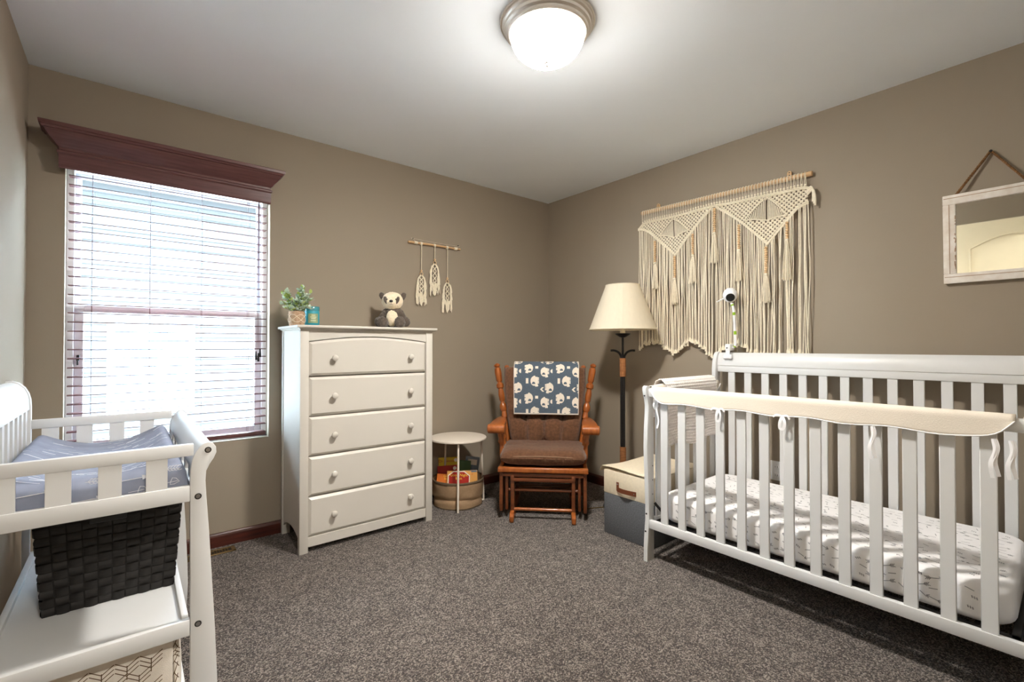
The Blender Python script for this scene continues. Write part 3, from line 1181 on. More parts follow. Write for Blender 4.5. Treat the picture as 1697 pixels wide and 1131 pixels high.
def make_pad():
    x0, x1, y0, y1, zb = -3.246, -2.840, -1.470, -.635, .7005
    cx, hw = (x0 + x1) / 2, (x1 - x0) / 2
    root = thing('changing_pad', 'slate blue contoured changing pad with white arrow print on the changing table', 'changing pad', (cx, (y0 + y1) / 2, zb))
    def top(u, v):     # u across 0..1, v along 0..1
        s = 2 * u - 1
        side = abs(s) ** 2.0
        ctr = .742 + .028 * math.exp(-((v) / .10) ** 2) + .010 * v
        z = ctr + (.815 - ctr) * min(1.0, side * 1.18)
        z += .020 * math.exp(-((v) / .16) ** 2) * (1 - side)
        z += .0025 * noise.noise(Vector((u * 5, v * 9, 0)))
        e = min(u, 1 - u)
        if e < .10: z -= .050 * (1 - e / .10) ** 2
        ev = min(v, 1 - v)
        if ev < .035: z -= .03 * (1 - ev / .035) ** 2
        return Vector((x0 + (x1 - x0) * u, y0 + (y1 - y0) * v, z))
    bm = B()
    nu, nv = 41, 61
    V = grid(bm, nu, nv, top)
    # skirt
    def skirt(ring, outv):
        prev = None
        for v in ring:
            o = outv(v.co)
            a = bm.verts.new(v.co + o * .008 + Vector((0, 0, -(v.co.z - zb) * .35)))
            b = bm.verts.new(Vector((v.co.x, v.co.y, zb)) + o * .002)
            if prev:
                bm.faces.new((prev[0], v, a, prev[1])); bm.faces.new((prev[1], a, b, prev[2]))
            prev = (v, a, b)
    skirt(V[0], lambda c: Vector((-.2, 0, 0))); skirt(V[-1], lambda c: Vector((.3, 0, 0)))
    skirt([V[i][0] for i in range(nu)], lambda c: Vector((0, -1, 0))); skirt([V[i][-1] for i in range(nu)], lambda c: Vector((0, 1, 0)))
    obj('cover', bm, M['pad'], root, angle=70)
    bm = B()
    r = random.Random(5)
    up = Vector((0, 0, 1))
    # streaky arrows running along the pad's top
    for i in range(110):
        u, v = r.uniform(.05, .88), r.uniform(.02, .98)
        L = r.uniform(.04, .12)
        sl = r.uniform(-.01, .02)
        pts = [top(min(.97, u + L * k / 6), min(.99, max(.01, v + sl * k / 6))) + Vector((0, 0, .0014)) for k in range(7)]
        ribbon(bm, pts, r.uniform(.0014, .0042), up)
    # arrows, leaves and hearts on the near side
    fy = y0 - .0095
    def fr(x, z): return Vector((x, fy - .001 + .006 * abs(z - .755) / .05, z))
    def line(pts, w=.0016): ribbon(bm, [fr(*q) for q in pts], w, (0, -1, 0))
    for ax, az in ((-3.195, .768), (-3.008, .772), (-3.10, .735)):
        line([(ax, az - .002), (ax + .07, az + .003)])
        a = bm.verts.new(fr(ax + .066, az + .0095)); b = bm.verts.new(fr(ax + .068, az - .0035)); c = bm.verts.new(fr(ax + .086, az + .005))
        bm.faces.new((a, b, c))
    for lx, lz in ((-3.055, .786), (-2.893, .792)):
        line([(lx, lz - .004), (lx + .035, lz - .006)])
        for k in range(4):
            for s in (-1, 1):
                bx = lx + .006 + k * .007
                line([(bx, lz - .004), (bx + .006, lz - .004 + s * .007), (bx + .013, lz - .004 + s * .005)], .0014)
    for hx, hz in ((-2.875, .752), (-3.03, .733), (-2.945, .742)):
        line([(hx - .025, hz - .003), (hx + .012, hz)], .0012)
        line([(hx - .004, hz), (hx, hz + .010), (hx + .008, hz + .008), (hx + .016, hz - .002), (hx + .004, hz - .008), (hx - .005, hz - .008), (hx - .004, hz)], .0014)
    obj('printed_motifs', bm, M['print_white'], root, kind='stuff', smooth=False)


make_pad()


def make_woven_basket():
    z0, z1 = .348, .66
    ya, yb = -1.200, -.86
    root = thing('woven_basket', 'black woven storage basket on the changing table shelf', 'basket', (-3.005, (ya + yb) / 2, z0))
    def wall(t):     # outline at height fraction t
        g = .022 * t
        return (-3.160 - g, -2.852 + g, ya - g * .6, yb + g * .6)
    bm = B()
    prev = None
    for t in (0, 1):
        a, b, c, d = wall(t)
        zz = z0 + (z1 - z0) * t
        cur = [bm.verts.new(q) for q in ((a + .006, c + .006, zz), (b - .006, c + .006, zz), (b - .006, d - .006, zz), (a + .006, d - .006, zz))]
        if prev:
            for k in range(4): bm.faces.new((prev[k], prev[(k + 1) % 4], cur[(k + 1) % 4], cur[k]))
        else: bm.faces.new(cur)
        prev = cur
    obj('liner', bm, M['rattan'], root, smooth=False)
    # plain weave: each visible block is a puffed strap, alternately proud
    nrow = 12
    for side, ncol in (('near', 10), ('right', 11), ('left', 11), ('far', 10)):
        bm = B()
        for j in range(nrow):
            for i in range(ncol):
                def pt(u, t, out):
                    a, b, c, d = wall(t)
                    zz = z0 + (z1 - z0) * t
                    if side == 'near': return Vector((a + (b - a) * u, c - out, zz))
                    if side == 'far': return Vector((a + (b - a) * u, d + out, zz))
                    if side == 'right': return Vector((b + out, c + (d - c) * u, zz))
                    return Vector((a - out, c + (d - c) * u, zz))
                jit = rnd.uniform(-.15, .15) / nrow
                over = (i + j) % 2
                u0, u1 = i / ncol, (i + 1) / ncol
                t0, t1 = j / nrow, (j + 1) / nrow
                m = .05
                prof = []
                n = 4
                vv = []
                for p_ in range(n):
                    row = []
                    for q in range(n):
                        fu, ft = p_ / (n - 1), q / (n - 1)
                        hgt = .0045 * math.sin(math.pi * (fu if over else ft)) + (.0015 if over else 0)
                        uu = u0 + (u1 - u0) * (m + (1 - 2 * m) * fu)
                        tt = t0 + (t1 - t0) * (m + (1 - 2 * m) * ft) + (jit * .15)
                        row.append(bm.verts.new(pt(min(max(uu, 0), 1), min(max(tt, 0), 1), hgt - .003)))
                    vv.append(row)
                for p_ in range(n - 1):
                    for q in range(n - 1):
                        bm.faces.new((vv[p_][q], vv[p_ + 1][q], vv[p_ + 1][q + 1], vv[p_][q + 1]))
        obj('weave_panel', bm, M['rattan'], root, kind='stuff')
    a, b, c, d = wall(1)
    bm = B()
    tube(bm, [(a, c, z1), (b, c, z1), (b, d, z1), (a, d, z1)], .006, 8, closed=True)
    obj('rim', bm, M['rattan'], root)
    a, b, c, d = wall(.86)
    zz = z0 + (z1 - z0) * .86
    bm = B(); box(bm, -3.058, -2.972, c - .004, c + .004, zz - .018, zz + .018, .003, 2); obj('handle_slot', bm, M['black'], root)


make_woven_basket()


def make_bin():
    x0, x1, y0, y1, z0, z1 = -3.215, -2.868, -1.440, -.98, .116, .312
    root = thing('fabric_bin', 'ivory fabric bin with brown branching line print on the lower shelf', 'storage bin', ((x0 + x1) / 2, (y0 + y1) / 2, z0))
    bm = B()
    w = .008
    box(bm, x0, x1, y0, y0 + w, z0, z1, .003, 2); box(bm, x0, x1, y1 - w, y1, z0, z1, .003, 2)
    box(bm, x0, x0 + w, y0 + w, y1 - w, z0, z1, .003, 2); box(bm, x1 - w, x1, y0 + w, y1 - w, z0, z1, .003, 2)
    box(bm, x0 + w, x1 - w, y0 + w, y1 - w, z0, z0 + .006)
    obj('body', bm, M['bin_fabric'], root)
    bm = B()
    ys = y0 - .0008
    def seg(a, b, wd=.0022): ribbon(bm, [(a[0], ys, a[1]), (b[0], ys, b[1])], wd, (0, -1, 0))
    st = .052
    r = random.Random(11)
    for i in range(8):
        for j in range(5):
            cx = x0 + .012 + i * st + (st / 2 if j % 2 else 0)
            cz = z0 + .02 + j * .036
            if cx < x0 + .01 or cx > x1 - .03 or cz > z1 - .055: continue
            seg((cx, cz - .02), (cx, cz + .018))
            for k in range(3):
                dz = -.010 + k * .012
                seg((cx, cz + dz), (min(cx + .025, x1 - .002), cz + dz + .018))
                seg((cx, cz + dz), (max(cx - .025, x0 + .002), cz + dz + .018))
    obj('line_print', bm, M['print_brown'], root, smooth=False)
    # bunched cloth at the room-side corner
    bm = B()
    def f(u, v):
        a = 2 * math.pi * u
        rr = .020 + .004 * math.sin(3 * a + v * 5)
        return (x1 + .010 + rr * .5 * math.cos(a), y0 + .03 + rr * 1.1 * math.sin(a), z0 + .02 + .16 * v - .01 * math.sin(v * 9))
    grid(bm, 20, 14, f, close_u=True)
    fo = obj('folded_cloth', bm, M['bin_fabric'], root)
    bm = B()
    for k in range(6):
        v0 = .12 + k * .14
        ribbon(bm, [Vector(f(.55 + .04 * q, min(.98, v0 + .035 * q))) + Vector((0, -.0015, 0)) for q in range(7)], .002, (0, -1, 0))
        ribbon(bm, [Vector(f(.85 - .04 * q, min(.98, v0 + .02 * q))) + Vector((0, -.0015, 0)) for q in range(6)], .002, (0, -1, 0))
    obj('line_print', bm, M['print_brown'], fo, smooth=False)


make_bin()

# ------------------------------------------------------------------ side table, basket, books
def make_side_table():
    cx, cy, zt, rr = -1.132, -.238, .475, .205
    root = thing('side_table', 'round cream metal side table between dresser and glider', 'side table', (cx, cy, 0))
    bm = B()
    lathe(bm, [(0, zt - .014), (rr - .006, zt - .014), (rr - .001, zt - .011), (rr, zt - .006), (rr - .002, zt - .001), (rr - .006, zt), (0, zt)], (cx, cy, 0), None, 64)
    obj('table_top', bm, M['table_white'], root)
    for (tx, ty, bx, by) in ((-1.222, -.382, -1.254, -.427), (-.985, -.318, -.966, -.322), (-1.125, -.058, -1.125, -.042)):
        bm = B()
        d = Vector((bx - cx, by - cy, 0)).normalized()
        q = Vector((bx, by, 0))
        tube(bm, catmull([(tx, ty, zt - .012), (tx * .5 + bx * .5, ty * .5 + by * .5, .24), (bx, by, .03), (q - d * .006) + Vector((0, 0, .010)), (q - d * .028) + Vector((0, 0, .0085))], 5), .0075, 10)
        obj('leg', bm, M['table_white'], root)


make_side_table()


def make_fabric_basket():
    cx, cy, rr, h = -1.128, -.232, .183, .178
    root = thing('fabric_basket', 'round tan fabric basket of picture books under the side table', 'basket', (cx, cy, 0))
    bm = B()
    def f(u, v):
        a = 2 * math.pi * u
        r_ = rr * (1.0 - .05 * (1 - v) ** 2) + .006 * noise.noise(Vector((math.cos(a) * 2, math.sin(a) * 2, v * 3)))
        dent = .012 * math.exp(-((v - .32 - .05 * math.sin(a * 2)) / .07) ** 2) * (.6 + .4 * math.sin(a * 1.0 + 4))
        r_ -= dent
        return (cx + r_ * math.cos(a), cy + r_ * math.sin(a), .002 + h * v)
    grid(bm, 56, 18, f, close_u=True)
    def g(u, v):
        p_ = f(u, v)
        return (cx + (p_[0] - cx) * .96, cy + (p_[1] - cy) * .96, p_[2])
    grid(bm, 56, 6, g, close_u=True)
    lathe(bm, [(0, .003), (rr * .93, .003)], (cx, cy, 0), None, 32, cap=False)
    obj('body', bm, M['taupe_fabric'], root)
    bm = B()
    tube(bm, [f(k / 56, 1.0) for k in range(56)], .006, 8, closed=True, flat=1.6)
    obj('rim', bm, M['taupe_band'], root)
    bm = B()
    tube(bm, [Vector(f(k / 56, .02)) for k in range(56)], .003, 6, closed=True, flat=1.6)
    obj('base_seam', bm, M['taupe_band'], root)


make_fabric_basket()


def make_books():
    # direction facing the camera at 45 degrees
    fw = Vector((-.66, -.75, 0)).normalized()
    rt = Vector((-fw.y, fw.x, 0))
    rt = Vector((.75, -.66, 0)).normalized()
    def book(name, label, c, w, h, t, tilt, cov, page, texts, roll=0.0, rot=0.0):
        """upright book: cover faces the room; c = centre of its bottom edge"""
        rm = Matrix((rt, -fw, Vector((0, 0, 1)))).transposed()   # local x=right, y=away, z=up
        rm = rm @ Matrix.Rotation(rot, 3, 'Z') @ Matrix.Rotation(roll, 3, 'Y') @ Matrix.Rotation(-tilt, 3, 'X')
        root = thing(name, label, 'book', c, 0, 'picture books in the tan basket')
        def put(b):
            b.transform(Matrix.Translation(c) @ rm.to_4x4())
            return b
        b = B()
        box(b, -w / 2, w / 2, -t / 2, -t / 2 + .0025, 0, h, .0008, 1); box(b, -w / 2, w / 2, t / 2 - .0025, t / 2, 0, h, .0008, 1)
        box(b, -w / 2, -w / 2 + .0025, -t / 2, t / 2, 0, h, .0008, 1)
        cv = obj('cover', put(b), cov, root)
        b = B(); box(b, -w / 2 + .003, w / 2 - .003, -t / 2 + .0025, t / 2 - .0025, .003, h - .003)
        obj('pages', put(b), page, root)
        for body, size, (px, pz), m_ in texts:
            if isinstance(body, str):
                tb = text_bm(body, size)
                tb.transform(Matrix.Rotation(R(90), 4, 'X'))
                tb.transform(Matrix.Translation((px, -t / 2 - .0018, pz)))
                obj('lettering', put(tb), m_, cv, smooth=False)
            else:      # colour patch: list of outline points
                tb = B()
                prism(tb, [(px + q[0], pz + q[1]) for q in body], 'y', -t / 2 - .0005 - size, -t / 2)
                obj('picture_patch', put(tb), m_, cv, smooth=False)
    Yl = mat('book_yellow', (214, 184, 40), .5); Rd = mat('book_red', (172, 34, 24), .5); Or = mat('book_orange', (222, 120, 40), .5)
    Gr = mat('book_green', (70, 104, 60), .5); Bl = mat('book_slate_blue', (108, 124, 142), .5); Tn = mat('book_tan', (226, 168, 92), .5)
    pg = mat('book_pages', (226, 216, 196), .8); wt = mat('book_white', (236, 230, 220), .6); ink = mat('book_ink', (60, 40, 30), .7)
    lt = mat('book_lettering_yellow', (246, 214, 70), .6)
    C = Vector((-1.128, -.232, .012))
    disc = [(.013 * math.cos(2 * math.pi * k / 14), .013 * math.sin(2 * math.pi * k / 14)) for k in range(14)]
    book('picture_book', 'yellow picture book leaning at the back of the tan basket', C - fw * .085 - rt * .075, .155, .285, .012, R(14), Yl, pg,
         [('Dr. Seuss', .030, (-.018, .258), Rd), (disc, .0002, (.055, .262), wt)], roll=R(-4))
    book('picture_book', 'red picture book standing in front of the yellow one in the basket', C - fw * .045 - rt * .072, .155, .235, .012, R(14), Rd, pg,
         [(disc, .0002, (.052, .212), wt)], roll=R(-5))
    book('picture_book', 'green picture book wedged upright behind the front table leg', C - fw * .088 + rt * .022, .085, .262, .012, R(10), Gr, pg, [], roll=R(3))
    book('picture_book', 'slate blue picture book sticking up at the back of the basket', C - fw * .118 + rt * .060, .105, .285, .012, R(9), Bl, pg,
         [([(-.035, -.02), (.035, -.02), (.035, .02), (-.035, .02)], .0002, (0, .245), wt)], roll=R(6))
    book('picture_book', 'orange picture book with yellow lettering at the left of the basket', C + fw * .075 - rt * .095, .115, .205, .010, R(14), Or, pg,
         [('Good', .018, (.010, .190), lt), ('Day', .018, (.010, .172), lt)], roll=R(2))
    house = [(-.078, -.060), (.078, -.060), (.078, .005), (.040, .034), (-.040, .034), (-.078, .005)]
    house2 = [(q[0] * .92, q[1] * .90 - .002) for q in house]
    book('picture_book', 'picture book with a red house cover at the front of the basket', C + fw * .095 + rt * .015, .170, .232, .010, R(12), Tn, pg,
         [(house, .0002, (0, .197), wt), (house2, .0006, (0, .196), Rd), ('the', .012, (0, .219), wt), ('Good Night', .026, (0, .203), lt), ('Book', .022, (0, .180), lt)])
    book('picture_book', 'tan picture book at the right of the basket', C + fw * .045 + rt * .098, .105, .225, .010, R(9), Tn, pg,
         [('party', .018, (.005, .200), Or), ([(-.05, -.006), (.05, -.006), (.05, .006), (-.05, .006)], .0003, (0, .218), Bl)], roll=R(-3))


make_books()

# ------------------------------------------------------------------ glider chair
def make_glider():
    # local frame: +X to the viewer's right, +Y towards the corner behind the chair, origin on the floor
    o0 = ((-.013 - 1.0) * math.sqrt(.5), (-1.0 + .013) * math.sqrt(.5), 0)
    rz = -math.pi / 4
    root = thing('glider_chair', 'wooden glider chair with brown corduroy cushions in the corner', 'chair', o0, rz)
    OA, OD = M['oak'], M['oak_dark']
    def part(name, bm, m_=OA, parent=root, **k): return obj(name, bm, m_, parent, local=True, **k)
    # base: two runners, uprights, stretchers
    for s in (-1, 1):
        bm = B()
        prism(bm, [(-.324, .012), (-.318, .002), (-.30, 0), (.20, 0), (.22, .004), (.222, .03), (.20, .045), (-.20, .045), (-.26, .062), (-.30, .058), (-.322, .04)], 'x', s * .197 - .014, s * .197 + .014, .006)
        part('runner', bm)
        for y in (-.24, .14):
            bm = B(); box(bm, s * .197 - .012, s * .197 + .012, y - .018, y + .018, .04, .285, .005, 2); part('upright', bm, OD)
        bm = B(); box(bm, s * .197 - .013, s * .197 + .013, -.27, .17, .255, .29, .008, 2); part('base_side_rail', bm, OD)
        # hanging gliding links (inner) and seat side plates (outer)
        for y in (-.215, .13):
            bm = B(); box(bm, s * .237 - .010, s * .237 + .010, y - .02, y + .02, .055, .275, .006, 2); part('glide_link', bm, OD)
        bm = B()
        pl = [(-.262, .31), (-.262, .20)]
        pl = [(-.255, .312), (-.250, .22), (-.262, .15), (-.266, .09), (-.255, .055), (-.225, .042), (-.195, .052), (-.182, .08), (-.16, .12), (.06, .12), (.09, .08), (.11, .052), (.14, .042), (.165, .056), (.175, .09), (.17, .15), (.16, .22), (.16, .312)]
        prism(bm, pl, 'x', s * .272 - .011, s * .272 + .011, .004); part('swing_side', bm, OD)
    bm = B(); tube(bm, [(-.19, -.245, .066), (.19, -.245, .066)], .011, 10); part('front_stretcher', bm)
    bm = B(); box(bm, -.197, .197, -.268, -.242, .250, .272, .004, 2); part('upper_stretcher', bm, OD)
    bm = B(); tube(bm, [(-.225, -.222, .185), (.225, -.222, .185)], .011, 10); part('link_stretcher', bm, OD)
    bm = B(); tube(bm, [(-.19, .14, .10), (.19, .14, .10)], .010, 10); part('back_stretcher', bm, OD)
    bm = B(); tube(bm, [(-.225, .12, .12), (.225, .12, .12)], .010, 10); part('rear_link_stretcher', bm, OD)
    # seat frame
    bm = B(); box(bm, -.292, .292, -.275, -.235, .308, .342, .008, 3); part('seat_front_rail', bm)
    bm = B(); box(bm, -.262, .262, -.262, -.242, .280, .302, .004, 2); part('seat_apron', bm, OD)
    for s in (-1, 1):
        bm = B(); box(bm, s * .275 - .014, s * .275 + .014, -.235, .20, .308, .342, .006, 2); part('seat_side_rail', bm)
    bm = B(); box(bm, -.262, .262, .17, .20, .308, .342, .006, 2); part('seat_back_rail', bm)
    bm = B(); box(bm, -.262, .262, -.235, .17, .318, .330); part('seat_deck', bm, OD, smooth=False)
    # seat cushion
    def cushion(n, half, thick, cen, tilt=None, ex=5.0, dim=None):
        bm = B()
        def surf(sg):
            def f(u, v):
                x, y = 2 * u - 1, 2 * v - 1
                k = max(0, (1 - abs(x) ** ex)) ** .42 * max(0, (1 - abs(y) ** ex)) ** .42
                q = Vector((x * half[0], y * half[1], sg * thick * k))
                c_ = 1 - .05 * abs(x * y) ** 3
                q.x *= c_; q.y *= c_
                if dim: q = dim(x, y, q, sg)
                return q
            return f
        grid(bm, n, n, surf(1)); grid(bm, n, n, surf(-1))
        bmesh.ops.remove_doubles(bm, verts=bm.verts[:], dist=.0004)
        m_ = Matrix.Translation(cen)
        if tilt is not None: m_ = m_ @ tilt.to_4x4()
        bm.transform(m_)
        return bm
    def seat_dim(x, y, q, sg):
        if sg > 0: q.z -= .010 * math.exp(-(x * x + y * y) * 2.2)
        q.z += .0035 * noise.noise(Vector((x * 3, y * 3, sg)))
        return q
    cs = part('seat_cushion', cushion(41, (.288, .235), .057, Vector((0, -.05, .402)), None, 6, seat_dim), M['corduroy'], angle=80)
    bm = B()
    pp = []
    for k in range(80):
        a = 2 * math.pi * k / 80
        cc, ss = math.cos(a), math.sin(a)
        e = .38
        x = math.copysign(abs(cc) ** e, cc) * .281
        y = math.copysign(abs(ss) ** e, ss) * .230
        pp.append((x, -.05 + y, .418 - .012 * (1 if y < 0 else 0) * (abs(x) / .28) ** 2))
    tube(bm, pp, .0042, 6, closed=True)
    part('piping', bm, M['piping'], cs)
    # back posts: turned, splayed outwards and leaning back
    prof = [(0, .012), (.06, .013), (.10, .016), (.22, .016), (.30, .018), (.36, .020), (.40, .015), (.42, .020), (.48, .016), (.50, .021), (.54, .021), (.58, .014), (.60, .018), (.66, .019),
            (.72, .016), (.735, .021), (.77, .021), (.79, .015), (.81, .019), (.90, .020), (.94, .019), (.955, .014), (.962, .018), (.98, .019), (.99, .016), (1.0, .004)]
    for s in (-1, 1):
        bm = B(); turned(bm, (s * .245, .13, .315), (s * .362, .215, 1.0), [(t_, .0205 + (r_ - .0175) * 2.1 if .05 < t_ < .99 else r_) for t_, r_ in prof], 16); part('back_post', bm)
        bm = B(); turned(bm, (s * .205, .185, .325), (s * .292, .262, .985), prof, 12); part('rear_post', bm)
    bm = B(); box(bm, -.27, .27, .222, .240, .90, .955, .006, 2); part('crest_rail', bm)
    # back cushion
    tl = Matrix.Rotation(R(90 - 10), 3, 'X')
    def back_dim(x, y, q, sg):
        # y = -1 bottom .. +1 top ; trapezoid outline
        q.x *= .80 + .20 * (y + 1) / 2
        if sg > 0:
            tuft = 0
            for tx, ty in ((-.50, -.30), (0, -.28), (.50, -.30), (0, -.98), (-.5, .55), (.5, .55)):
                tuft += math.exp(-(((x - tx) / .10) ** 2 + ((y - ty) / .09) ** 2))
            q.z -= .052 * min(1, tuft)
            for tx in (-.50, 0, .50):
                w = math.exp(-((x - tx - .10 * tx * (y + .1)) / .035) ** 2)
                if y < -.28: q.z -= .024 * w * (1 if tx else .8) * (1 - max(0, (-.5 - y)))
            q.z -= .034 * math.exp(-((y + .29) / .10) ** 2) * (1 - abs(x) ** 4)
            q.z += .006 * noise.noise(Vector((x * 5 + 7, y * 4, 0)))
        return q
    bc = part('back_cushion', cushion(61, (.315, .285), .055, Vector((0, .145, .70)), tl, 7, back_dim), M['corduroy'], angle=80)
    # arms with rolled fronts, spindles under them
    for s in (-1, 1):
        xa = s * .312
        bm = B()
        prism(bm, [(xa - .052, -.185), (xa + .052, -.185), (xa + .05, -.02), (xa + .035, .13), (xa + .022, .20), (xa - .022, .20), (xa - .035, .13), (xa - .05, -.02)], 'z', .578, .604, .008)
        a = part('armrest', bm)
        bm = B(); lathe(bm, [(.0, 0), (.024, 0), (.031, .006), (.031, .110), (.024, .116), (0, .116)], (xa - .058, -.195, .577), Matrix.Rotation(R(90), 3, 'Y'), 20); part('arm_scroll', bm, OA, a)
        sp = [(0, .014), (.06, .016), (.12, .019), (.2, .022), (.3, .02), (.45, .014), (.52, .013), (.56, .019), (.6, .02), (.66, .014), (.75, .016), (.88, .019), (1, .016)]
        for y in (-.13, .02):
            bm = B(); turned(bm, (s * .270, y + .01, .335), (xa - s * .012, y, .582), sp, 12); part('arm_spindle', bm)
    return root


make_glider()


def elephant(u, v):
    """print mask for one elephant tile, u,v in metres around the tile centre; elephants stand on their side"""
    # body
    if (u / .0205) ** 2 + (v / .0265) ** 2 < 1 or (abs(u + .006) < .013 and abs(v) < .0225):
        # ear (dark)
        e = ((u - .003) / .0095) ** 2 + ((v + .017) / .013) ** 2
        if e < 1 and v > -.0165: return 0
        return 1
    if -.027 < u < -.010 and (abs(v - .016) < .0035 or abs(v - .008) < .003 or abs(v + .002) < .003 or abs(v + .010) < .0035): return 1
    if -.022 < u < -.006 and abs(v + .026 + .10 * (u + .012)) < .005: return 1       # trunk
    if abs(u + .001) < .004 and .020 < v < .029: return 1                              # tail
    return 0


def make_elephant_blanket():
    o0 = ((-.013 - 1.0) * math.sqrt(.5), (-1.0 + .013) * math.sqrt(.5), 0)
    x0, x1 = -.224, .252
    # side profile (y,z) over the top of the back cushion
    prof = catmull([(.062, .640, 0), (.066, .70, 0), (.078, .78, 0), (.100, .90, 0), (.130, .972, 0), (.180, 1.006, 0), (.235, 1.004, 0), (.272, .975, 0), (.288, .88, 0), (.288, .80, 0)], 8)
    L = [0]
    for a, b in zip(prof, prof[1:]): L.append(L[-1] + (b - a).length)
    tot = L[-1]
    def at(s):
        s = min(max(s, 0), tot)
        for i in range(len(L) - 1):
            if L[i + 1] >= s:
                t = (s - L[i]) / max(1e-9, L[i + 1] - L[i])
                return prof[i].lerp(prof[i + 1], t)
        return prof[-1]
    nu, nv = 240, int(tot / .002)
    vals = []
    bm = B()
    tw, thh = .230, .220          # tile size
    ELE = ((.115, .335, 1), (.151, .238, -1), (.224, .305, -1), (.266, .190, 1))
    BLK = ((.170, .341, 0), (.100, .238, 1), (.048, .311, 2), (.203, .178, 3))
    r = random.Random(2)
    V = []
    for i in range(nu):
        row = []
        u = x0 + (x1 - x0) * i / (nu - 1)
        for j in range(nv):
            s = tot * j / (nv - 1)
            q = at(s)
            wv = .003 * math.sin(u * 22 + 1) * min(1, max(0, .3 - s) / .2)
            sk = .012 * (1 - s / tot)
            row.append(bm.verts.new((u * (1 - .03 * (s < .35) * (1 - s / .35)) , q.x + wv, q.y - sk * 0)))
            U, Vv = u - x0, s
            pv = 0
            if U < .004 or U > (x1 - x0) - .004 or s < .010: pv = .85
            else:
                # repeat of four elephants and four little blocks
                for ex, ey, fl in ELE:
                    lu = (U - ex + tw / 2) % tw - tw / 2
                    lv = (Vv - ey + thh / 2) % thh - thh / 2
                    if abs(lu) < .045 and abs(lv) < .05 and elephant(lu * fl / 1.3, lv / 1.3): pv = 1; break
                if not pv:
                    for bx, by, kd in BLK:
                        lu = (U - bx + tw / 2) % tw - tw / 2
                        lv = (Vv - by + thh / 2) % thh - thh / 2
                        if kd == 0 and abs(lu) < .011 and abs(lv) < .010: pv = 1
                        elif kd == 1 and abs(lu) < .009 and abs(lv) < .019: pv = 1
                        elif kd == 2 and lu < .006 and (lu - .006) ** 2 + lv ** 2 < .015 ** 2: pv = 1
                        elif kd == 3 and abs(abs(lv) - lu - .002) < .007 and abs(lv) < .016: pv = 1
            vals.append(pv)
        V.append(row)
    for i in range(nu - 1):
        for j in range(nv - 1):
            bm.faces.new((V[i][j], V[i + 1][j], V[i + 1][j + 1], V[i][j + 1]))
    me_o = obj('baby_blanket', bm, attr_mat('elephant_fabric', (84, 96, 108), (226, 216, 202)), None, origin=None, local=True, angle=80)
    me_o.location = o0
    me_o.rotation_euler = (0, 0, -math.pi / 4)
    at_ = me_o.data.attributes.new('print', 'FLOAT', 'POINT')
    at_.data.foreach_set('value', vals)
    md = me_o.modifiers.new('thickness', 'SOLIDIFY'); md.thickness = .005; md.offset = 1.0
    tag(me_o, 'slate blue baby blanket with white elephants over the glider back', 'blanket')


make_elephant_blanket()

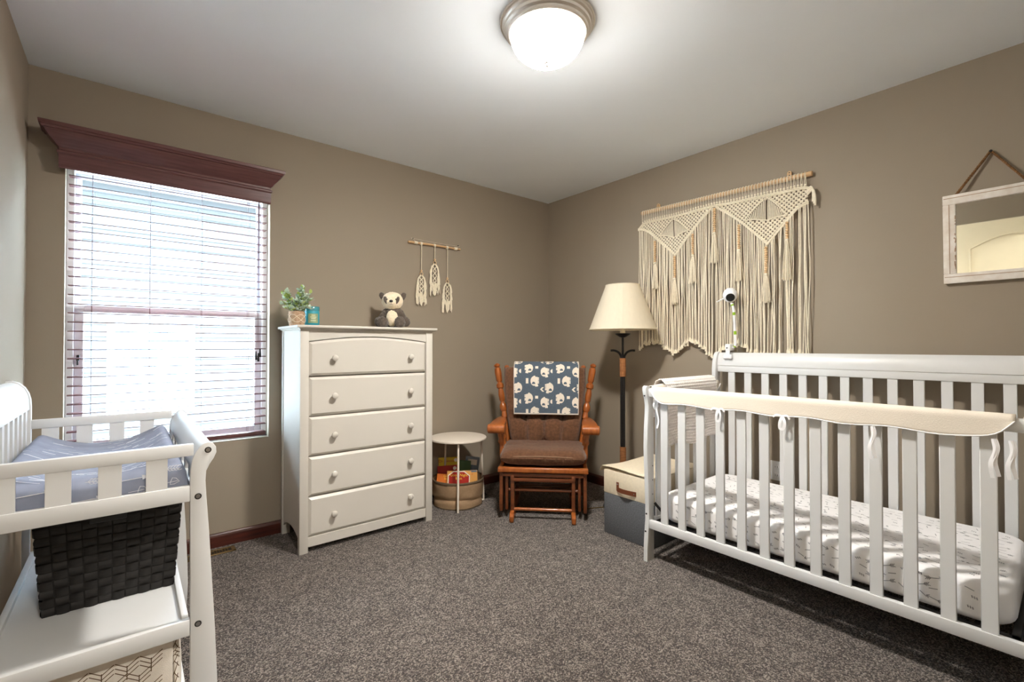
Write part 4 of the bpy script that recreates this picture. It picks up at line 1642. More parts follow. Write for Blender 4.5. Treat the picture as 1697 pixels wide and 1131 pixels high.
# ------------------------------------------------------------------ floor lamp
def make_floor_lamp():
    cx, cy = -.30, -1.061
    root = thing('floor_lamp', 'black iron floor lamp with cream cone shade behind the storage box', 'floor lamp', (cx, cy, 0))
    bm = B()
    lathe(bm, [(0, 0), (.135, 0), (.138, .008), (.13, .018), (.06, .028), (.02, .04), (0, .042)], (cx, cy, 0), None, 32); obj('base', bm, M['black_metal'], root)
    bm = B()
    # bundle of three rods
    for k in range(3):
        a = 2 * math.pi * k / 3 + .4
        tube(bm, [(cx + .009 * math.cos(a), cy + .009 * math.sin(a), .03), (cx + .009 * math.cos(a), cy + .009 * math.sin(a), 1.02)], .0095, 10)
    obj('pole', bm, M['black_metal'], root)
    for z0, z1, nm in ((.915, 1.045, 'upper'), (.315, .425, 'lower')):
        bm = B()
        n = 14
        prof = [(.019, z0)]
        for k in range(n):
            a = z0 + (z1 - z0) * k / n; b = z0 + (z1 - z0) * (k + 1) / n
            prof += [(.0205, a + .0005), (.0225, (a + b) / 2), (.0205, b - .0005)]
        prof.append((.019, z1))
        lathe(bm, prof, (cx, cy, 0), None, 20); obj('jute_binding', bm, M['jute'], root)
    rt = Vector((.772, -.635, 0))
    for s in (-1, 1):
        bm = B()
        q = Vector((cx, cy, 0))
        tube(bm, catmull([q + rt * s * .010 + Vector((0, 0, 1.03)), q + rt * s * .013 + Vector((0, 0, 1.06)), q + rt * s * .03 + Vector((0, 0, 1.085)), q + rt * s * .058 + Vector((0, 0, 1.098)), q + rt * s * .085 + Vector((0, 0, 1.098))], 6), .008, 10)
        obj('scroll_arm', bm, M['black_metal'], root)
    bm = B(); tube(bm, [(cx, cy, 1.02), (cx, cy, 1.21)], .0075, 10); obj('neck', bm, M['black_metal'], root)
    bm = B()
    lathe(bm, [(.006, 1.188), (.02, 1.192), (.045, 1.207), (.054, 1.217), (.050, 1.219), (.02, 1.212), (0, 1.212)], (cx, cy, 0), None, 28); obj('drip_cup', bm, M['black_metal'], root)
    bm = B(); lathe(bm, [(.018, 1.21), (.018, 1.30), (.012, 1.305), (.03, 1.36), (.03, 1.39), (.015, 1.415), (0, 1.42)], (cx, cy, 0), None, 16); obj('bulb', bm, M['canvas_cream'], root)
    z0, z1, r0, r1 = 1.246, 1.556, .231, .116
    bm = B()
    lathe(bm, [(r0, z0), (r1, z1)], (cx, cy, 0), None, 72, cap=False)
    sh = obj('lamp_shade', bm, M['shade'], root)
    bm = B()
    for rr, z in ((r0, z0), (r1, z1)):
        tube(bm, [(cx + rr * math.cos(2 * math.pi * k / 60), cy + rr * math.sin(2 * math.pi * k / 60), z) for k in range(60)], .0028, 6, closed=True)
    a = R(-142)
    tube(bm, [(cx + (r0 + .0008) * math.cos(a), cy + (r0 + .0008) * math.sin(a), z0), (cx + (r1 + .0008) * math.cos(a), cy + (r1 + .0008) * math.sin(a), z1)], .0012, 5)
    obj('trim', bm, M['canvas_cream'], sh)
    bm = B()
    for k in range(3):
        a = 2 * math.pi * k / 3
        tube(bm, [(cx, cy, z1 - .03), (cx + r1 * math.cos(a), cy + r1 * math.sin(a), z1 - .004)], .0018, 5)
    tube(bm, [(cx, cy, 1.41), (cx, cy, z1 - .01)], .003, 6)
    obj('spider', bm, M['nickel'], sh)


make_floor_lamp()

# ------------------------------------------------------------------ lidded storage box
def make_box():
    x0, x1, y0, y1 = -.735, -.222, -1.586, -1.248
    zs, zt = .244, .384
    root = thing('storage_box', 'grey felt and cream canvas storage box with leather handle beside the crib', 'storage box', ((x0 + x1) / 2, (y0 + y1) / 2, 0))
    bm = B(); box(bm, x0, x1, y0, y1, .001, zs, .006, 2); obj('felt_body', bm, M['felt_grey'], root)
    bm = B(); box(bm, x0 - .001, x1 + .001, y0 - .001, y1 + .001, zs - .001, zt, .006, 2); obj('canvas_band', bm, M['canvas_cream'], root)
    # floppy lid, slightly raised at the room side, with a turned-down flap
    bm = B()
    def f(u, v):
        x = x0 - .004 + (x1 - x0 + .012) * u
        y = y0 - .006 + (y1 - y0 + .014) * v
        z = zt + .004 + .016 * math.exp(-(u / .25) ** 2) * (.35 + .65 * math.exp(-((v - .75) / .35) ** 2)) + .004 * math.sin(u * 5) * math.sin(v * 4) + .004
        return Vector((x, y, z))
    top = grid(bm, 22, 16, f)
    bot = grid(bm, 22, 16, lambda u, v: f(u, v) - Vector((0, 0, .004)))
    n, k = 22, 16
    for i in range(n - 1):
        for j in (0, k - 1): bm.faces.new((top[i][j], top[i + 1][j], bot[i + 1][j], bot[i][j]))
    for j in range(k - 1):
        for i in (0, n - 1): bm.faces.new((top[i][j], top[i][j + 1], bot[i][j + 1], bot[i][j]))
    lid = obj('lid', bm, M['canvas_cream'], root)
    bm = B()
    grid(bm, 14, 5, lambda u, v: f(u, 1.0) + Vector((-.004 * v, .004 + .022 * v - .006 * v * v, -.036 * v)))
    fl = obj('lid_flap', bm, M['canvas_cream'], lid)
    # leather strap handle
    bm = B()
    ya, yb, zh = -1.350, -1.482, .283
    pts = []
    for t in range(13):
        q = t / 12
        pts.append((x0 - .004 - .022 * math.sin(math.pi * q), ya + (yb - ya) * q, zh + .004 * math.sin(math.pi * q)))
    V = []
    for p_ in pts:
        V.append([bm.verts.new((p_[0], p_[1], p_[2] - .013)), bm.verts.new((p_[0], p_[1], p_[2] + .013)), bm.verts.new((p_[0] + .003, p_[1], p_[2] + .013)), bm.verts.new((p_[0] + .003, p_[1], p_[2] - .013))])
    for a, b in zip(V, V[1:]):
        for q in range(4): bm.faces.new((a[q], a[(q + 1) % 4], b[(q + 1) % 4], b[q]))
    bm.faces.new(V[0]); bm.faces.new(V[-1])
    h = obj('handle', bm, M['leather'], root)
    bm = B(); box(bm, x0 - .004, x0 - .001, ya - .012, ya + .006, zh - .010, zh + .042, .001, 1); obj('handle_tab', bm, M['leather'], root)
    bm = B()
    for c in ((ya - .003, zh + .030), (yb + .010, zh)): lathe(bm, [(.004, 0), (.004, .001), (.002, .002), (0, .002)], (x0 - (.004 if c[0] == ya - .003 else .009), c[0], c[1]), Matrix.Rotation(R(-90), 3, 'Y'), 10)
    obj('rivet', bm, M['chrome'], root)


make_box()

# ------------------------------------------------------------------ crib
CY0, CY1 = -1.625, -3.011           # outer faces of the two ends
def make_crib():
    root = thing('baby_crib', 'white slatted baby crib along the right wall', 'crib', (-.48, (CY0 + CY1) / 2, 0))
    Wm = M['white']
    th = .024
    # front posts: gently S-curved boards; back posts taller, curling to the wall
    fo = [(-.873, 0), (-.872, .08), (-.866, .15), (-.858, .215), (-.858, .29), (-.863, .40), (-.869, .52), (-.872, .60), (-.868, .70), (-.860, .78), (-.859, .815), (-.865, .845), (-.875, .875), (-.881, .897), (-.879, .912), (-.868, .920), (-.85, .918)]
    fi = [(-.828, .905), (-.815, .87), (-.811, .80), (-.811, 0)]
    bo = [(-.145, 0), (-.145, .90), (-.145, .99), (-.138, 1.04), (-.126, 1.073), (-.108, 1.09), (-.088, 1.0945), (-.072, 1.088)]
    bi = [(-.066, 1.07), (-.068, 1.045), (-.078, 1.02), (-.084, .97), (-.085, 0)]
    for y in (CY0 - th, CY1):
        bm = B(); prism(bm, fo + fi, 'y', y, y + th, .0025); po = obj('front_post', bm, Wm, root)
        bm = B()
        for z in (.868, .245, .155):
            xx = -.8725 if z > .8 else (-.8585 if z > .2 else -.8665)
            lathe(bm, [(.0048, 0), (.0048, .0015), (.003, .001), (0, .001)], (xx, y + th / 2 + .003, z), Matrix.Rotation(R(-90), 3, 'Y'), 12)
        obj('bolt_hole', bm, M['black'], po)
        bm = B(); prism(bm, bo + bi, 'y', y, y + th, .0025); obj('back_post', bm, Wm, root)
        # end rails and slats
        bm = B(); box(bm, -.812, -.143, y + .003, y + th - .003, .865, .905, .003, 2); obj('end_top_rail', bm, Wm, root)
        bm = B(); box(bm, -.812, -.143, y + .003, y + th - .003, .172, .216, .003, 2); obj('end_bottom_rail', bm, Wm, root)
        src = None
        for i in range(7):
            if src is None:
                bm = B(); box(bm, -.775, -.735, y + .006, y + .018, .214, .867, .002, 1); src = obj('end_slat', bm, Wm, root)
            else: copy_part(src, root, (i * .0975, 0, 0))
    bm = B()
    for z in (.495, .42, .345): lathe(bm, [(.003, 0), (.003, .001), (0, .001)], (-.824, CY0 - th, z), Matrix.Rotation(R(90), 3, 'X'), 10)
    obj('peg_hole', bm, M['black'], root)
    ya, yb = CY1 + th, CY0 - th
    # front side
    bm = B(); box(bm, -.858, -.834, ya, yb, .862, .905, .004, 2); obj('front_top_rail', bm, Wm, root)
    bm = B(); box(bm, -.858, -.834, ya, yb, .172, .216, .003, 2); obj('front_bottom_rail', bm, Wm, root)
    src = None
    for i in range(13):
        if src is None:
            bm = B(); box(bm, -.852, -.840, -1.755, -1.715, .214, .864, .002, 1); src = obj('front_slat', bm, Wm, root)
        else: copy_part(src, root, (0, -i * .0972, 0))
    # back side
    bm = B()
    bp = [(-.118, 1.0085), (-.118, 1.03), (-.112, 1.058), (-.102, 1.078), (-.088, 1.089), (-.077, 1.086), (-.080, 1.07), (-.092, 1.055), (-.098, 1.03), (-.099, 1.0085)]
    prism(bm, bp, 'y', ya, yb); obj('back_top_board', bm, Wm, root)
    bm = B(); box(bm, -.118, -.094, ya, yb, .970, 1.0065, .003, 2); obj('back_upper_rail', bm, Wm, root)
    bm = B(); box(bm, -.118, -.094, ya, yb, .172, .216, .003, 2); obj('back_bottom_rail', bm, Wm, root)
    src = None
    for i in range(13):
        if src is None:
            bm = B(); box(bm, -.112, -.100, -1.752, -1.712, .214, .973, .002, 1); src = obj('back_slat', bm, Wm, root)
        else: copy_part(src, root, (0, -i * .0977, 0))
    # dark spring base
    bm = B()
    x0, x1 = -.826, -.130
    box(bm, x0, x0 + .022, ya + .02, yb - .02, .188, .214, .002, 1); box(bm, x1 - .022, x1, ya + .02, yb - .02, .188, .214, .002, 1)
    box(bm, x0, x1, ya + .02, ya + .042, .188, .214, .002, 1); box(bm, x0, x1, yb - .042, yb - .02, .188, .214, .002, 1)
    for k in range(5):
        y = ya + .12 + k * .27
        box(bm, x0, x1, y, y + .012, .182, .190)
    obj('mattress_support', bm, M['black_metal'], root)
    bm = B()
    obox(bm, Vector((-.806, -1.678, .272)), (.004, .075, .016), Matrix.Rotation(R(38), 3, 'X'), .001, 1)
    obj('support_bracket', bm, M['black_metal'], root)


make_crib()


def make_mattress():
    x0, x1, y0, y1, z0, z1 = -.808, -.128, -2.955, -1.672, .216, .352
    root = thing('crib_mattress', 'crib mattress in a white fitted sheet with small grey arrows', 'mattress', ((x0 + x1) / 2, (y0 + y1) / 2, z0))
    bm = B()
    box(bm, x0, x1, y0, y1, z0, z1)
    ve = [e for e in bm.edges if abs(e.verts[0].co.z - e.verts[1].co.z) > .05]
    bmesh.ops.bevel(bm, geom=ve, offset=.09, segments=8, affect='EDGES', profile=.5)
    he = [e for e in bm.edges if abs(e.verts[0].co.z - e.verts[1].co.z) < 1e-5 and len(e.link_faces) == 2 and abs(e.link_faces[0].normal.z - e.link_faces[1].normal.z) > .5]
    bm.normal_update()
    he = [e for e in bm.edges if len(e.link_faces) == 2 and abs(abs(e.link_faces[0].normal.z) - abs(e.link_faces[1].normal.z)) > .5]
    bmesh.ops.bevel(bm, geom=he, offset=.032, segments=6, affect='EDGES', profile=.5)
    obj('fitted_sheet', bm, M['sheet'], root, angle=60)
    bm = B()
    r = random.Random(21)
    # printed arrows, twigs and leaves: top and room side
    def motif(P3, up, kind, a):
        ca, sa = math.cos(a), math.sin(a)
        def q(u, v): return P3(u * ca - v * sa, u * sa + v * ca)
        if kind == 0:
            ribbon(bm, [q(-.020, 0), q(.020, 0)], .0022, up)
            for k in range(3):
                for s in (-1, 1): ribbon(bm, [q(-.020 + k * .005, 0), q(-.027 + k * .005, s * .006)], .0022, up)
            for s in (-1, 1): ribbon(bm, [q(.021, 0), q(.013, s * .006)], .0026, up)
        elif kind == 1:
            ribbon(bm, [q(-.012, 0), q(.012, .002)], .0026, up)
        else:
            for k in range(3): ribbon(bm, [q(-.008 + k * .006, -.003), q(-.004 + k * .006, .004)], .0034, up)
    for i in range(26):
        for j in range(16):
            yy = y0 + .06 + i * .047 + r.uniform(-.012, .012)
            xx = x0 + .045 + j * .040 + r.uniform(-.010, .010)
            if yy > y1 - .06 or xx > x1 - .05: continue
            motif(lambda u, v, xx=xx, yy=yy: Vector((xx + v, yy + u, z1 + .0006)), (0, 0, 1), r.choice((0, 1, 1, 2)), r.choice((.25, -.35, .6, 2.9, 3.5, 1.2)))
    for i in range(26):
        for j in range(3):
            yy = y0 + .10 + i * .043 + r.uniform(-.010, .010)
            zz = z0 + .042 + j * .032 + r.uniform(-.007, .007)
            if yy > y1 - .10: continue
            motif(lambda u, v, zz=zz, yy=yy: Vector((x0 - .0006, yy + u, zz + v)), (-1, 0, 0), r.choice((0, 1, 2, 2)), r.choice((.25, -.35, .6, 2.9, 3.5)))
    obj('printed_motifs', bm, M['print_grey'], root, kind='stuff', smooth=False)


make_mattress()


def make_front_cover():
    # quilted guard wrapped over the front rail
    ya, yb = -2.962, -1.668
    root = thing('rail_cover', 'long cream quilted teething cover tied over the front crib rail', 'rail cover', (-.846, (ya + yb) / 2, .86))
    bm = B()
    nv = 90
    def f(u, v):
        y = yb + (ya - yb) * v
        a = math.pi * 2 * (u - .5) * .5     # -pi/2 .. pi/2
        e = min(v, 1 - v) * (yb - ya)
        lift = .058 * math.exp(-(e / .030) ** 1.3)           # rounded ends
        drop = .060 - lift + .004 * math.sin(v * 31) * (1 if u < .5 else .6)
        if abs(u - .5) > .22:
            s = (abs(u - .5) - .22) / .28
            side = -1 if u < .5 else 1
            return Vector((-.846 + side * (.0225 + .004 * s), y, .898 - drop * s))
        t = (u - .5) / .22
        return Vector((-.846 + .0225 * math.sin(t * math.pi / 2), y, .898 + .020 * math.cos(t * math.pi / 2)))
    grid(bm, 24, nv, f)
    o = obj('cover', bm, M['cover'], root, angle=80)
    md = o.modifiers.new('thickness', 'SOLIDIFY'); md.thickness = .004
    bm = B()
    tube(bm, [f(0, k / 89) for k in range(90)], .0026, 6)
    obj('edge_binding', bm, M['ribbon'], root)
    # ribbon ties
    def band(pts, w, nrm):
        b = B()
        ribbon(b, catmull(pts, 5), w, nrm)
        obj('tie', b, M['ribbon'], root)
    xs = -.874
    for (y, kind) in ((-1.690, 1), (-2.032, 2), (-2.303, 2), (-2.605, 3), (-2.915, 3), (-2.952, 3)):
        if kind == 1:
            band([(-.835, y, .85), (-.842, y + .004, .80), (-.838, y - .004, .74), (-.842, y + .003, .70)], .010, (-1, 0, 0))
            band([(-.838, y + .01, .85), (-.848, y + .018, .82), (-.842, y + .012, .80), (-.835, y, .82)], .010, (-1, 0, 0))
        elif kind == 2:
            band([(xs, y, .838), (xs - .006, y - .012, .815), (xs - .004, y - .006, .788), (xs - .002, y + .008, .786), (xs - .004, y + .008, .81), (xs, y, .838)], .011, (-1, 0, 0))
            band([(xs, y, .838), (xs - .004, y + .020, .842), (xs - .004, y + .034, .832)], .008, (-1, 0, .3))
            band([(xs, y, .838), (xs - .004, y - .020, .842), (xs - .004, y - .030, .828)], .008, (-1, 0, .3))
        else:
            band([(xs, y, .838), (xs - .003, y - .004, .80), (xs - .008, y + .006, .76), (xs - .003, y + .002, .715)], .011, (-1, .2, 0))
            band([(xs, y - .004, .838), (xs - .003, y - .010, .81), (xs - .006, y - .004, .77), (xs - .003, y - .012, .722)], .010, (-1, -.3, 0))


make_front_cover()


def make_end_cover(yc, label):
    root = thing('rail_cover', label, 'rail cover', (-.47, yc, .86))
    bm = B()
    def f(u, v):
        x = -.822 + (.822 - .112) * v
        e = min(v, 1 - v) * .71
        lift = .05 * math.exp(-(e / .030) ** 1.3)
        if abs(u - .5) > .22:
            s = (abs(u - .5) - .22) / .28
            side = -1 if u < .5 else 1
            return Vector((x, yc + side * (.024 + .004 * s), .898 - (.052 - lift) * s + .012 * math.sin(v * math.pi)))
        t = (u - .5) / .22
        return Vector((x, yc + .024 * math.sin(t * math.pi / 2), .898 + .020 * math.cos(t * math.pi / 2) + .012 * math.sin(v * math.pi)))
    grid(bm, 22, 50, f)
    o = obj('cover', bm, M['cover'], root, angle=80)
    md = o.modifiers.new('thickness', 'SOLIDIFY'); md.thickness = .004
    bm = B(); tube(bm, [f(0, k / 49) for k in range(50)], .0026, 6); obj('edge_binding', bm, M['ribbon'], root)


make_end_cover(CY0 - .012, 'short cream padded cover round the crib end rail beside the floor lamp')
make_end_cover(CY1 + .012, 'short cream padded cover round the crib end rail below the mirror')


def make_minky():
    yc = CY0 - .012
    root_x = (-.735, -.185)
    prof = catmull([(yc - .046, .585, 0), (yc - .040, .70, 0), (yc - .036, .84, 0), (yc - .033, .915, 0), (yc, .943, 0), (yc + .033, .915, 0), (yc + .036, .84, 0), (yc + .040, .74, 0)], 12)
    L = [0]
    for a, b in zip(prof, prof[1:]): L.append(L[-1] + (b - a).length)
    tot = L[-1]
    def at(s):
        s = min(max(s, 0), tot)
        for i in range(len(L) - 1):
            if L[i + 1] >= s:
                return prof[i].lerp(prof[i + 1], (s - L[i]) / max(1e-9, L[i + 1] - L[i]))
        return prof[-1]
    nu, nv = 150, 190
    bm = B()
    pit = .0185
    def f(u, v):
        x = root_x[0] + (root_x[1] - root_x[0]) * u
        s = tot * v
        q = at(s); q2 = at(s + .004)
        d = (q2 - q)
        n = Vector((-d.y, d.x)).normalized() if d.length > 1e-9 else Vector((-1, 0))
        # raised dots on a staggered grid
        ji = round(s / (pit * .866))
        xx = x + (pit / 2 if ji % 2 else 0)
        ii = round(xx / pit)
        dd = math.hypot(xx - ii * pit, s - ji * pit * .866)
        h = .0065 * max(0, 1 - (dd / .0078) ** 2)
        h += .006 * noise.noise(Vector((x * 7, s * 4, 3))) * min(1, max(0, (.30 - s) / .2))
        hem = .012 * math.sin(x * 17) * max(0, 1 - s / .12)
        return (x, q.x + n.x * h, q.y + n.y * h + hem)
    grid(bm, nu, nv, f)
    o = obj('minky_blanket', bm, M['minky'], None, origin=(-.46, yc, .86), angle=80)
    tag(o, 'white dotted minky blanket folded over the end of the crib', 'blanket')
    md = o.modifiers.new('thickness', 'SOLIDIFY'); md.thickness = .003; md.offset = -1


make_minky()


def make_monitor():
    root = thing('baby_monitor', 'white ball baby camera on a green-banded bendy arm clamped to the crib', 'baby monitor', (-.105, -1.715, 1.09))
    bm = B(); box(bm, -.132, -.066, -1.734, -1.703, 1.100, 1.142, .005, 2); obj('clamp', bm, M['white_plastic'], root)
    bm = B(); box(bm, -.134, -.121, -1.745, -1.692, 1.050, 1.078, .006, 3); box(bm, -.130, -.122, -1.731, -1.706, 1.07, 1.10, .001, 1); obj('clamp_jaw', bm, M['white_plastic'], root)
    bm = B(); lathe(bm, [(.004, 0), (.004, .002), (0, .002)], (-.132, -1.716, 1.118), Matrix.Rotation(R(-90), 3, 'Y'), 10); obj('clamp_screw', bm, M['black'], root)
    path = catmull([(-.10, -1.735, 1.12), (-.10, -1.752, 1.135), (-.10, -1.752, 1.20), (-.10, -1.747, 1.29), (-.10, -1.742, 1.36), (-.10, -1.730, 1.395)], 8)
    bm = B(); tube(bm, path, .0078, 12); ar = obj('arm', bm, M['white_plastic'], root)
    N = len(path)
    for c in (.16, .42, .70, .90):
        i = int(c * N)
        bm = B(); tube(bm, path[i - 1:i + 2], .0086, 12); obj('band', bm, M['lime_plastic'], ar)
    c = Vector((-.10, -1.722, 1.445))
    bm = B(); sphere(bm, c, .042, 28, 20, (1, 1, 1.08)); hd = obj('camera_head', bm, M['white_plastic'], root)
    d = (Vector((-1.5, -2.45, .55)) - c).normalized()
    rot = d.to_track_quat('Z', 'Y').to_matrix()
    bm = B(); lathe(bm, [(.026, .034), (.025, .0385), (.018, .0425), (.008, .0445), (0, .045)], c, rot, 24); ln = obj('lens_window', bm, M['black'], hd)
    bm = B(); tube(bm, [c + Vector((-.015, .03, -.018)), c + Vector((-.02, .075, -.038))], [.005, .003], 8); obj('antenna', bm, M['white_plastic'], hd)


make_monitor()

# ------------------------------------------------------------------ large macrame hanging on the right wall
def lerp_poly(poly, y):
    """height on a polyline of (y,z) sorted by decreasing y"""
    for (ya, za), (yb, zb) in zip(poly, poly[1:]):
        if yb <= y <= ya:
            t = (ya - y) / max(1e-9, ya - yb)
            return za + (zb - za) * t
    return poly[-1][1] if y < poly[-1][0] else poly[0][1]


def make_macrame():
    X0 = -.030
    root = thing('macrame_hanging', 'large cream macrame wall hanging with beads and tassels above the crib', 'wall hanging', (X0, -1.59, 1.10))
    C = M['cotton']
    yL, yR = -1.030, -2.150
    def dz(y): return 2.118 + (2.098 - 2.118) * (yL - y) / (yL - yR)
    bm = B()
    tube(bm, [(X0 + .006, yL, dz(yL)), (X0 + .006, yR, dz(yR))], .0135, 14)
    obj('dowel', bm, M['dowel'], root)
    for y in (-1.165, -2.031):
        bm = B()
        t = bmesh.new()
        pts = []
        for k in range(9): pts.append((y + .012 * math.cos(math.pi * k / 8), dz(y) + .034 + .012 * math.sin(math.pi * k / 8)))
        pts += [(y - .010, dz(y) - .004), (y + .010, dz(y) - .004)]
        prism(bm, pts, 'x', X0 + .012, X0 + .022)
        t.free()
        h = obj('hanger', bm, M['dowel'], root)
        bm = B()
        for zz in (.036, .022): lathe(bm, [(.0035, 0), (.0035, .001), (0, .001)], (X0 + .012, y, dz(y) + zz), Matrix.Rotation(R(-90), 3, 'Y'), 10)
        obj('screw', bm, M['black'], h)
    top = [(-1.005, 2.0), (-1.030, 2.024), (-1.058, 2.038), (-1.15, 2.045), (-1.295, 2.040), (-1.45, 2.045), (-1.585, 2.048), (-1.70, 2.040), (-1.80, 2.038), (-1.912, 2.035), (-2.0, 2.032), (-2.10, 2.030), (-2.14, 2.018)]
    bot = [(-1.005, 1.998), (-1.06, 1.982), (-1.11, 1.950), (-1.172, 1.888), (-1.24, 1.826), (-1.308, 1.764), (-1.37, 1.835), (-1.436, 1.903), (-1.51, 1.975), (-1.574, 2.030), (-1.60, 2.030), (-1.68, 1.968), (-1.763, 1.896), (-1.84, 1.815), (-1.915, 1.735), (-1.97, 1.795), (-2.03, 1.859), (-2.08, 1.912), (-2.135, 1.932)]
    hollows = [[(-1.295, 2.018), (-1.193, 1.924), (-1.301, 1.892), (-1.405, 1.920)], [(-1.912, 2.018), (-1.786, 1.910), (-1.911, 1.884), (-2.023, 1.890)]]
    def inside(poly, y, z):
        c = False
        for (a, b), (c_, d) in zip(poly, poly[1:] + poly[:1]):
            if (b > z) != (d > z) and y < (c_ - a) * (z - b) / (d - b) + a: c = not c
        return c
    # header loops over the dowel and their knots
    bm, kb = B(), B()
    y = yL - .014
    while y > yR + .03:
        z0 = lerp_poly(top, y)
        zt = dz(y)
        for s in (-1, 1):
            yy = y + s * .0030
            tube(bm, [(X0 - .004, yy + s * .0015, z0 + .012), (X0 - .009, yy, zt - .008), (X0 - .0085, yy, zt + .006), (X0 + .001, yy, zt + .0155), (X0 + .014, yy, zt + .012)], .0020, 5)
        sphere(kb, (X0 - .004, y, z0 + .012), .0075, 8, 6, (.8, 1, 1.1))
        y -= .0182
    obj('header_loops', bm, C, root, kind='stuff')
    obj('header_knots', kb, C, root, kind='stuff')
    # knotted lattice: puffed eight-sided knots that leave small openings at their corners
    bm = B()
    pit = .0255
    h = pit / 2
    for i in range(-2, 120):
        for j in range(-2, 60):
            y = -1.0 - i * h
            z = 1.72 + j * h
            if (i + j) % 2: continue
            if not (bot[-1][0] + .003 < y < bot[0][0] - .004): continue
            if not (lerp_poly(bot, y) + .004 < z < lerp_poly(top, y) - .002): continue
            if any(inside(hl, y, z) for hl in hollows): continue
            a, c = h * 1.03, h * .38     # half diagonal, half cut corner
            o8 = [(a - c, c), (c, a - c), (-c, a - c), (-(a - c), c), (-(a - c), -c), (-c, -(a - c)), (c, -(a - c)), (a - c, -c)]
            outer = [bm.verts.new((X0 + .001, y + p_[0], z + p_[1])) for p_ in o8]
            inner = [bm.verts.new((X0 - .0045 - .0005 * ((i * 7 + j * 3) % 3), y + p_[0] * .62, z + p_[1] * .62)) for p_ in o8]
            for k in range(8): bm.faces.new((outer[k], outer[(k + 1) % 8], inner[(k + 1) % 8], inner[k]))
            bm.faces.new(inner)
    obj('knotted_panel', bm, C, root, kind='stuff', angle=60)
    # double border cords
    def cord(poly, off, r_=.0042):
        b = B()
        pts = catmull([(X0 - .005, p_[0], p_[1] + off) for p_ in poly], 5)
        tube(b, pts, r_, 8)
        return obj('border_cord', b, C, root)
    cord(top, 0); cord(top, -.009)
    for seg in (bot[:6], bot[5:10], bot[10:15], bot[14:]):
        cord(seg, 0); cord(seg, .009)
    for hl in hollows:
        ap, l, b_, r_ = hl
        cord([l, ((ap[0] + l[0]) / 2, (ap[1] + l[1]) / 2 + .008), ap], .002, .0034)
        cord([ap, ((ap[0] + r_[0]) / 2, (ap[1] + r_[1]) / 2 + .008), r_], .002, .0034)
        cord([l, ((b_[0] + l[0]) / 2, (b_[1] + l[1]) / 2 + .004), b_, ((b_[0] + r_[0]) / 2, (b_[1] + r_[1]) / 2 + .004), r_], -.002, .0034)
        # loose cords spanning the opening
        b = B()
        n = 26
        for k in range(1, n):
            t = k / n
            if t < .5:
                q = t / .5; up = (l[0] + (ap[0] - l[0]) * q, l[1] + (ap[1] - l[1]) * q)
            else:
                q = (t - .5) / .5; up = (ap[0] + (r_[0] - ap[0]) * q, ap[1] + (r_[1] - ap[1]) * q)
            tt = .06 + .88 * t
            if tt < .5:
                q = tt / .5; dn = (l[0] + (b_[0] - l[0]) * q, l[1] + (b_[1] - l[1]) * q)
            else:
                q = (tt - .5) / .5; dn = (b_[0] + (r_[0] - b_[0]) * q, b_[1] + (r_[1] - b_[1]) * q)
            if abs(t - .5) < .015: continue
            tube(b, [(X0 - .002, up[0], up[1]), (X0 - .004, (up[0] + dn[0]) / 2, (up[1] + dn[1]) / 2), (X0 - .002, dn[0], dn[1])], .0029, 6)
        obj('opening_cords', b, C, root, kind='stuff')
    # fringe
    fr = [(-1.0, 1.125), (-1.06, 1.165), (-1.106, 1.180), (-1.176, 1.182), (-1.24, 1.135), (-1.305, 1.098), (-1.37, 1.15), (-1.426, 1.190), (-1.48, 1.16), (-1.528, 1.122), (-1.595, 1.055), (-1.62, 1.11), (-1.69, 1.15), (-1.751, 1.168), (-1.813, 1.122), (-1.90, 1.09), (-1.996, 1.105), (-2.037, 1.128), (-2.09, 1.10), (-2.138, 1.098)]
    r = random.Random(4)
    bm, tb = B(), B()
    y = -1.012
    k = 0
    while y > -2.136:
        z0 = lerp_poly(bot, y)
        zb = lerp_poly(fr, y) + r.uniform(-.014, .014)
        lay = r.choice((0, 1, 2)) * .004
        loose = 1.0 if y > -1.55 else (1.3 if y > -1.9 else 2.4)
        d1, d2 = r.uniform(-.004, .004) * loose, r.uniform(-.007, .007) * loose
        pts = []
        for q in range(9):
            t = q / 8
            yy = y + d1 * math.sin(t * 3.0) + d2 * t * t + .0012 * math.sin(q * 2.1 + k)
            pts.append((X0 - .001 - lay + .003 * math.sin(q * 1.3 + k), yy, z0 + (zb - z0) * t))
        tube(bm, pts, [.0027] * 9, 6)
        e = pts[-1]
        tube(tb, [e, (e[0], e[1] + .001, e[2] - .010), (e[0] - .001, e[1] + r.uniform(-.003, .003), e[2] - .030)], [.0030, .0052, .0088], 6)
        y -= r.uniform(.0058, .0092) if y > -1.47 else (r.uniform(.0065, .0125) if y > -1.85 else r.uniform(.006, .0125))
        k += 1
        # gaps seen in the photograph
        if -1.600 < y < -1.585: y -= .012
        if -1.97 < y < -1.955: y -= .015
        if -2.075 < y < -2.065: y -= .018
    obj('fringe_cords', bm, C, root, kind='stuff')
    obj('frayed_ends', tb, C, root, kind='stuff')
    # bead strings with tassels
    for (y, zt, zb, ze) in ((-1.155, 1.888, 1.733, 1.543), (-1.311, 1.757, 1.603, 1.42), (-1.446, 1.887, 1.744, 1.553), (-1.597, 2.026, 1.867, 1.671), (-1.753, 1.886, 1.73, 1.537), (-1.911, 1.723, 1.561, 1.388), (-2.027, 1.848, 1.746, 1.511)):
        xb = X0 - .018
        bm = B()
        n = max(6, int((zt - zb) / .0135))
        for q in range(n):
            z = zt - (zt - zb) * (q + .5) / n
            sphere(bm, (xb, y + .0012 * math.sin(q * 1.9), z), .0088, 12, 8, (1, 1, .82))
        st = obj('bead_string', bm, M['bead'], root)
        bm = B()
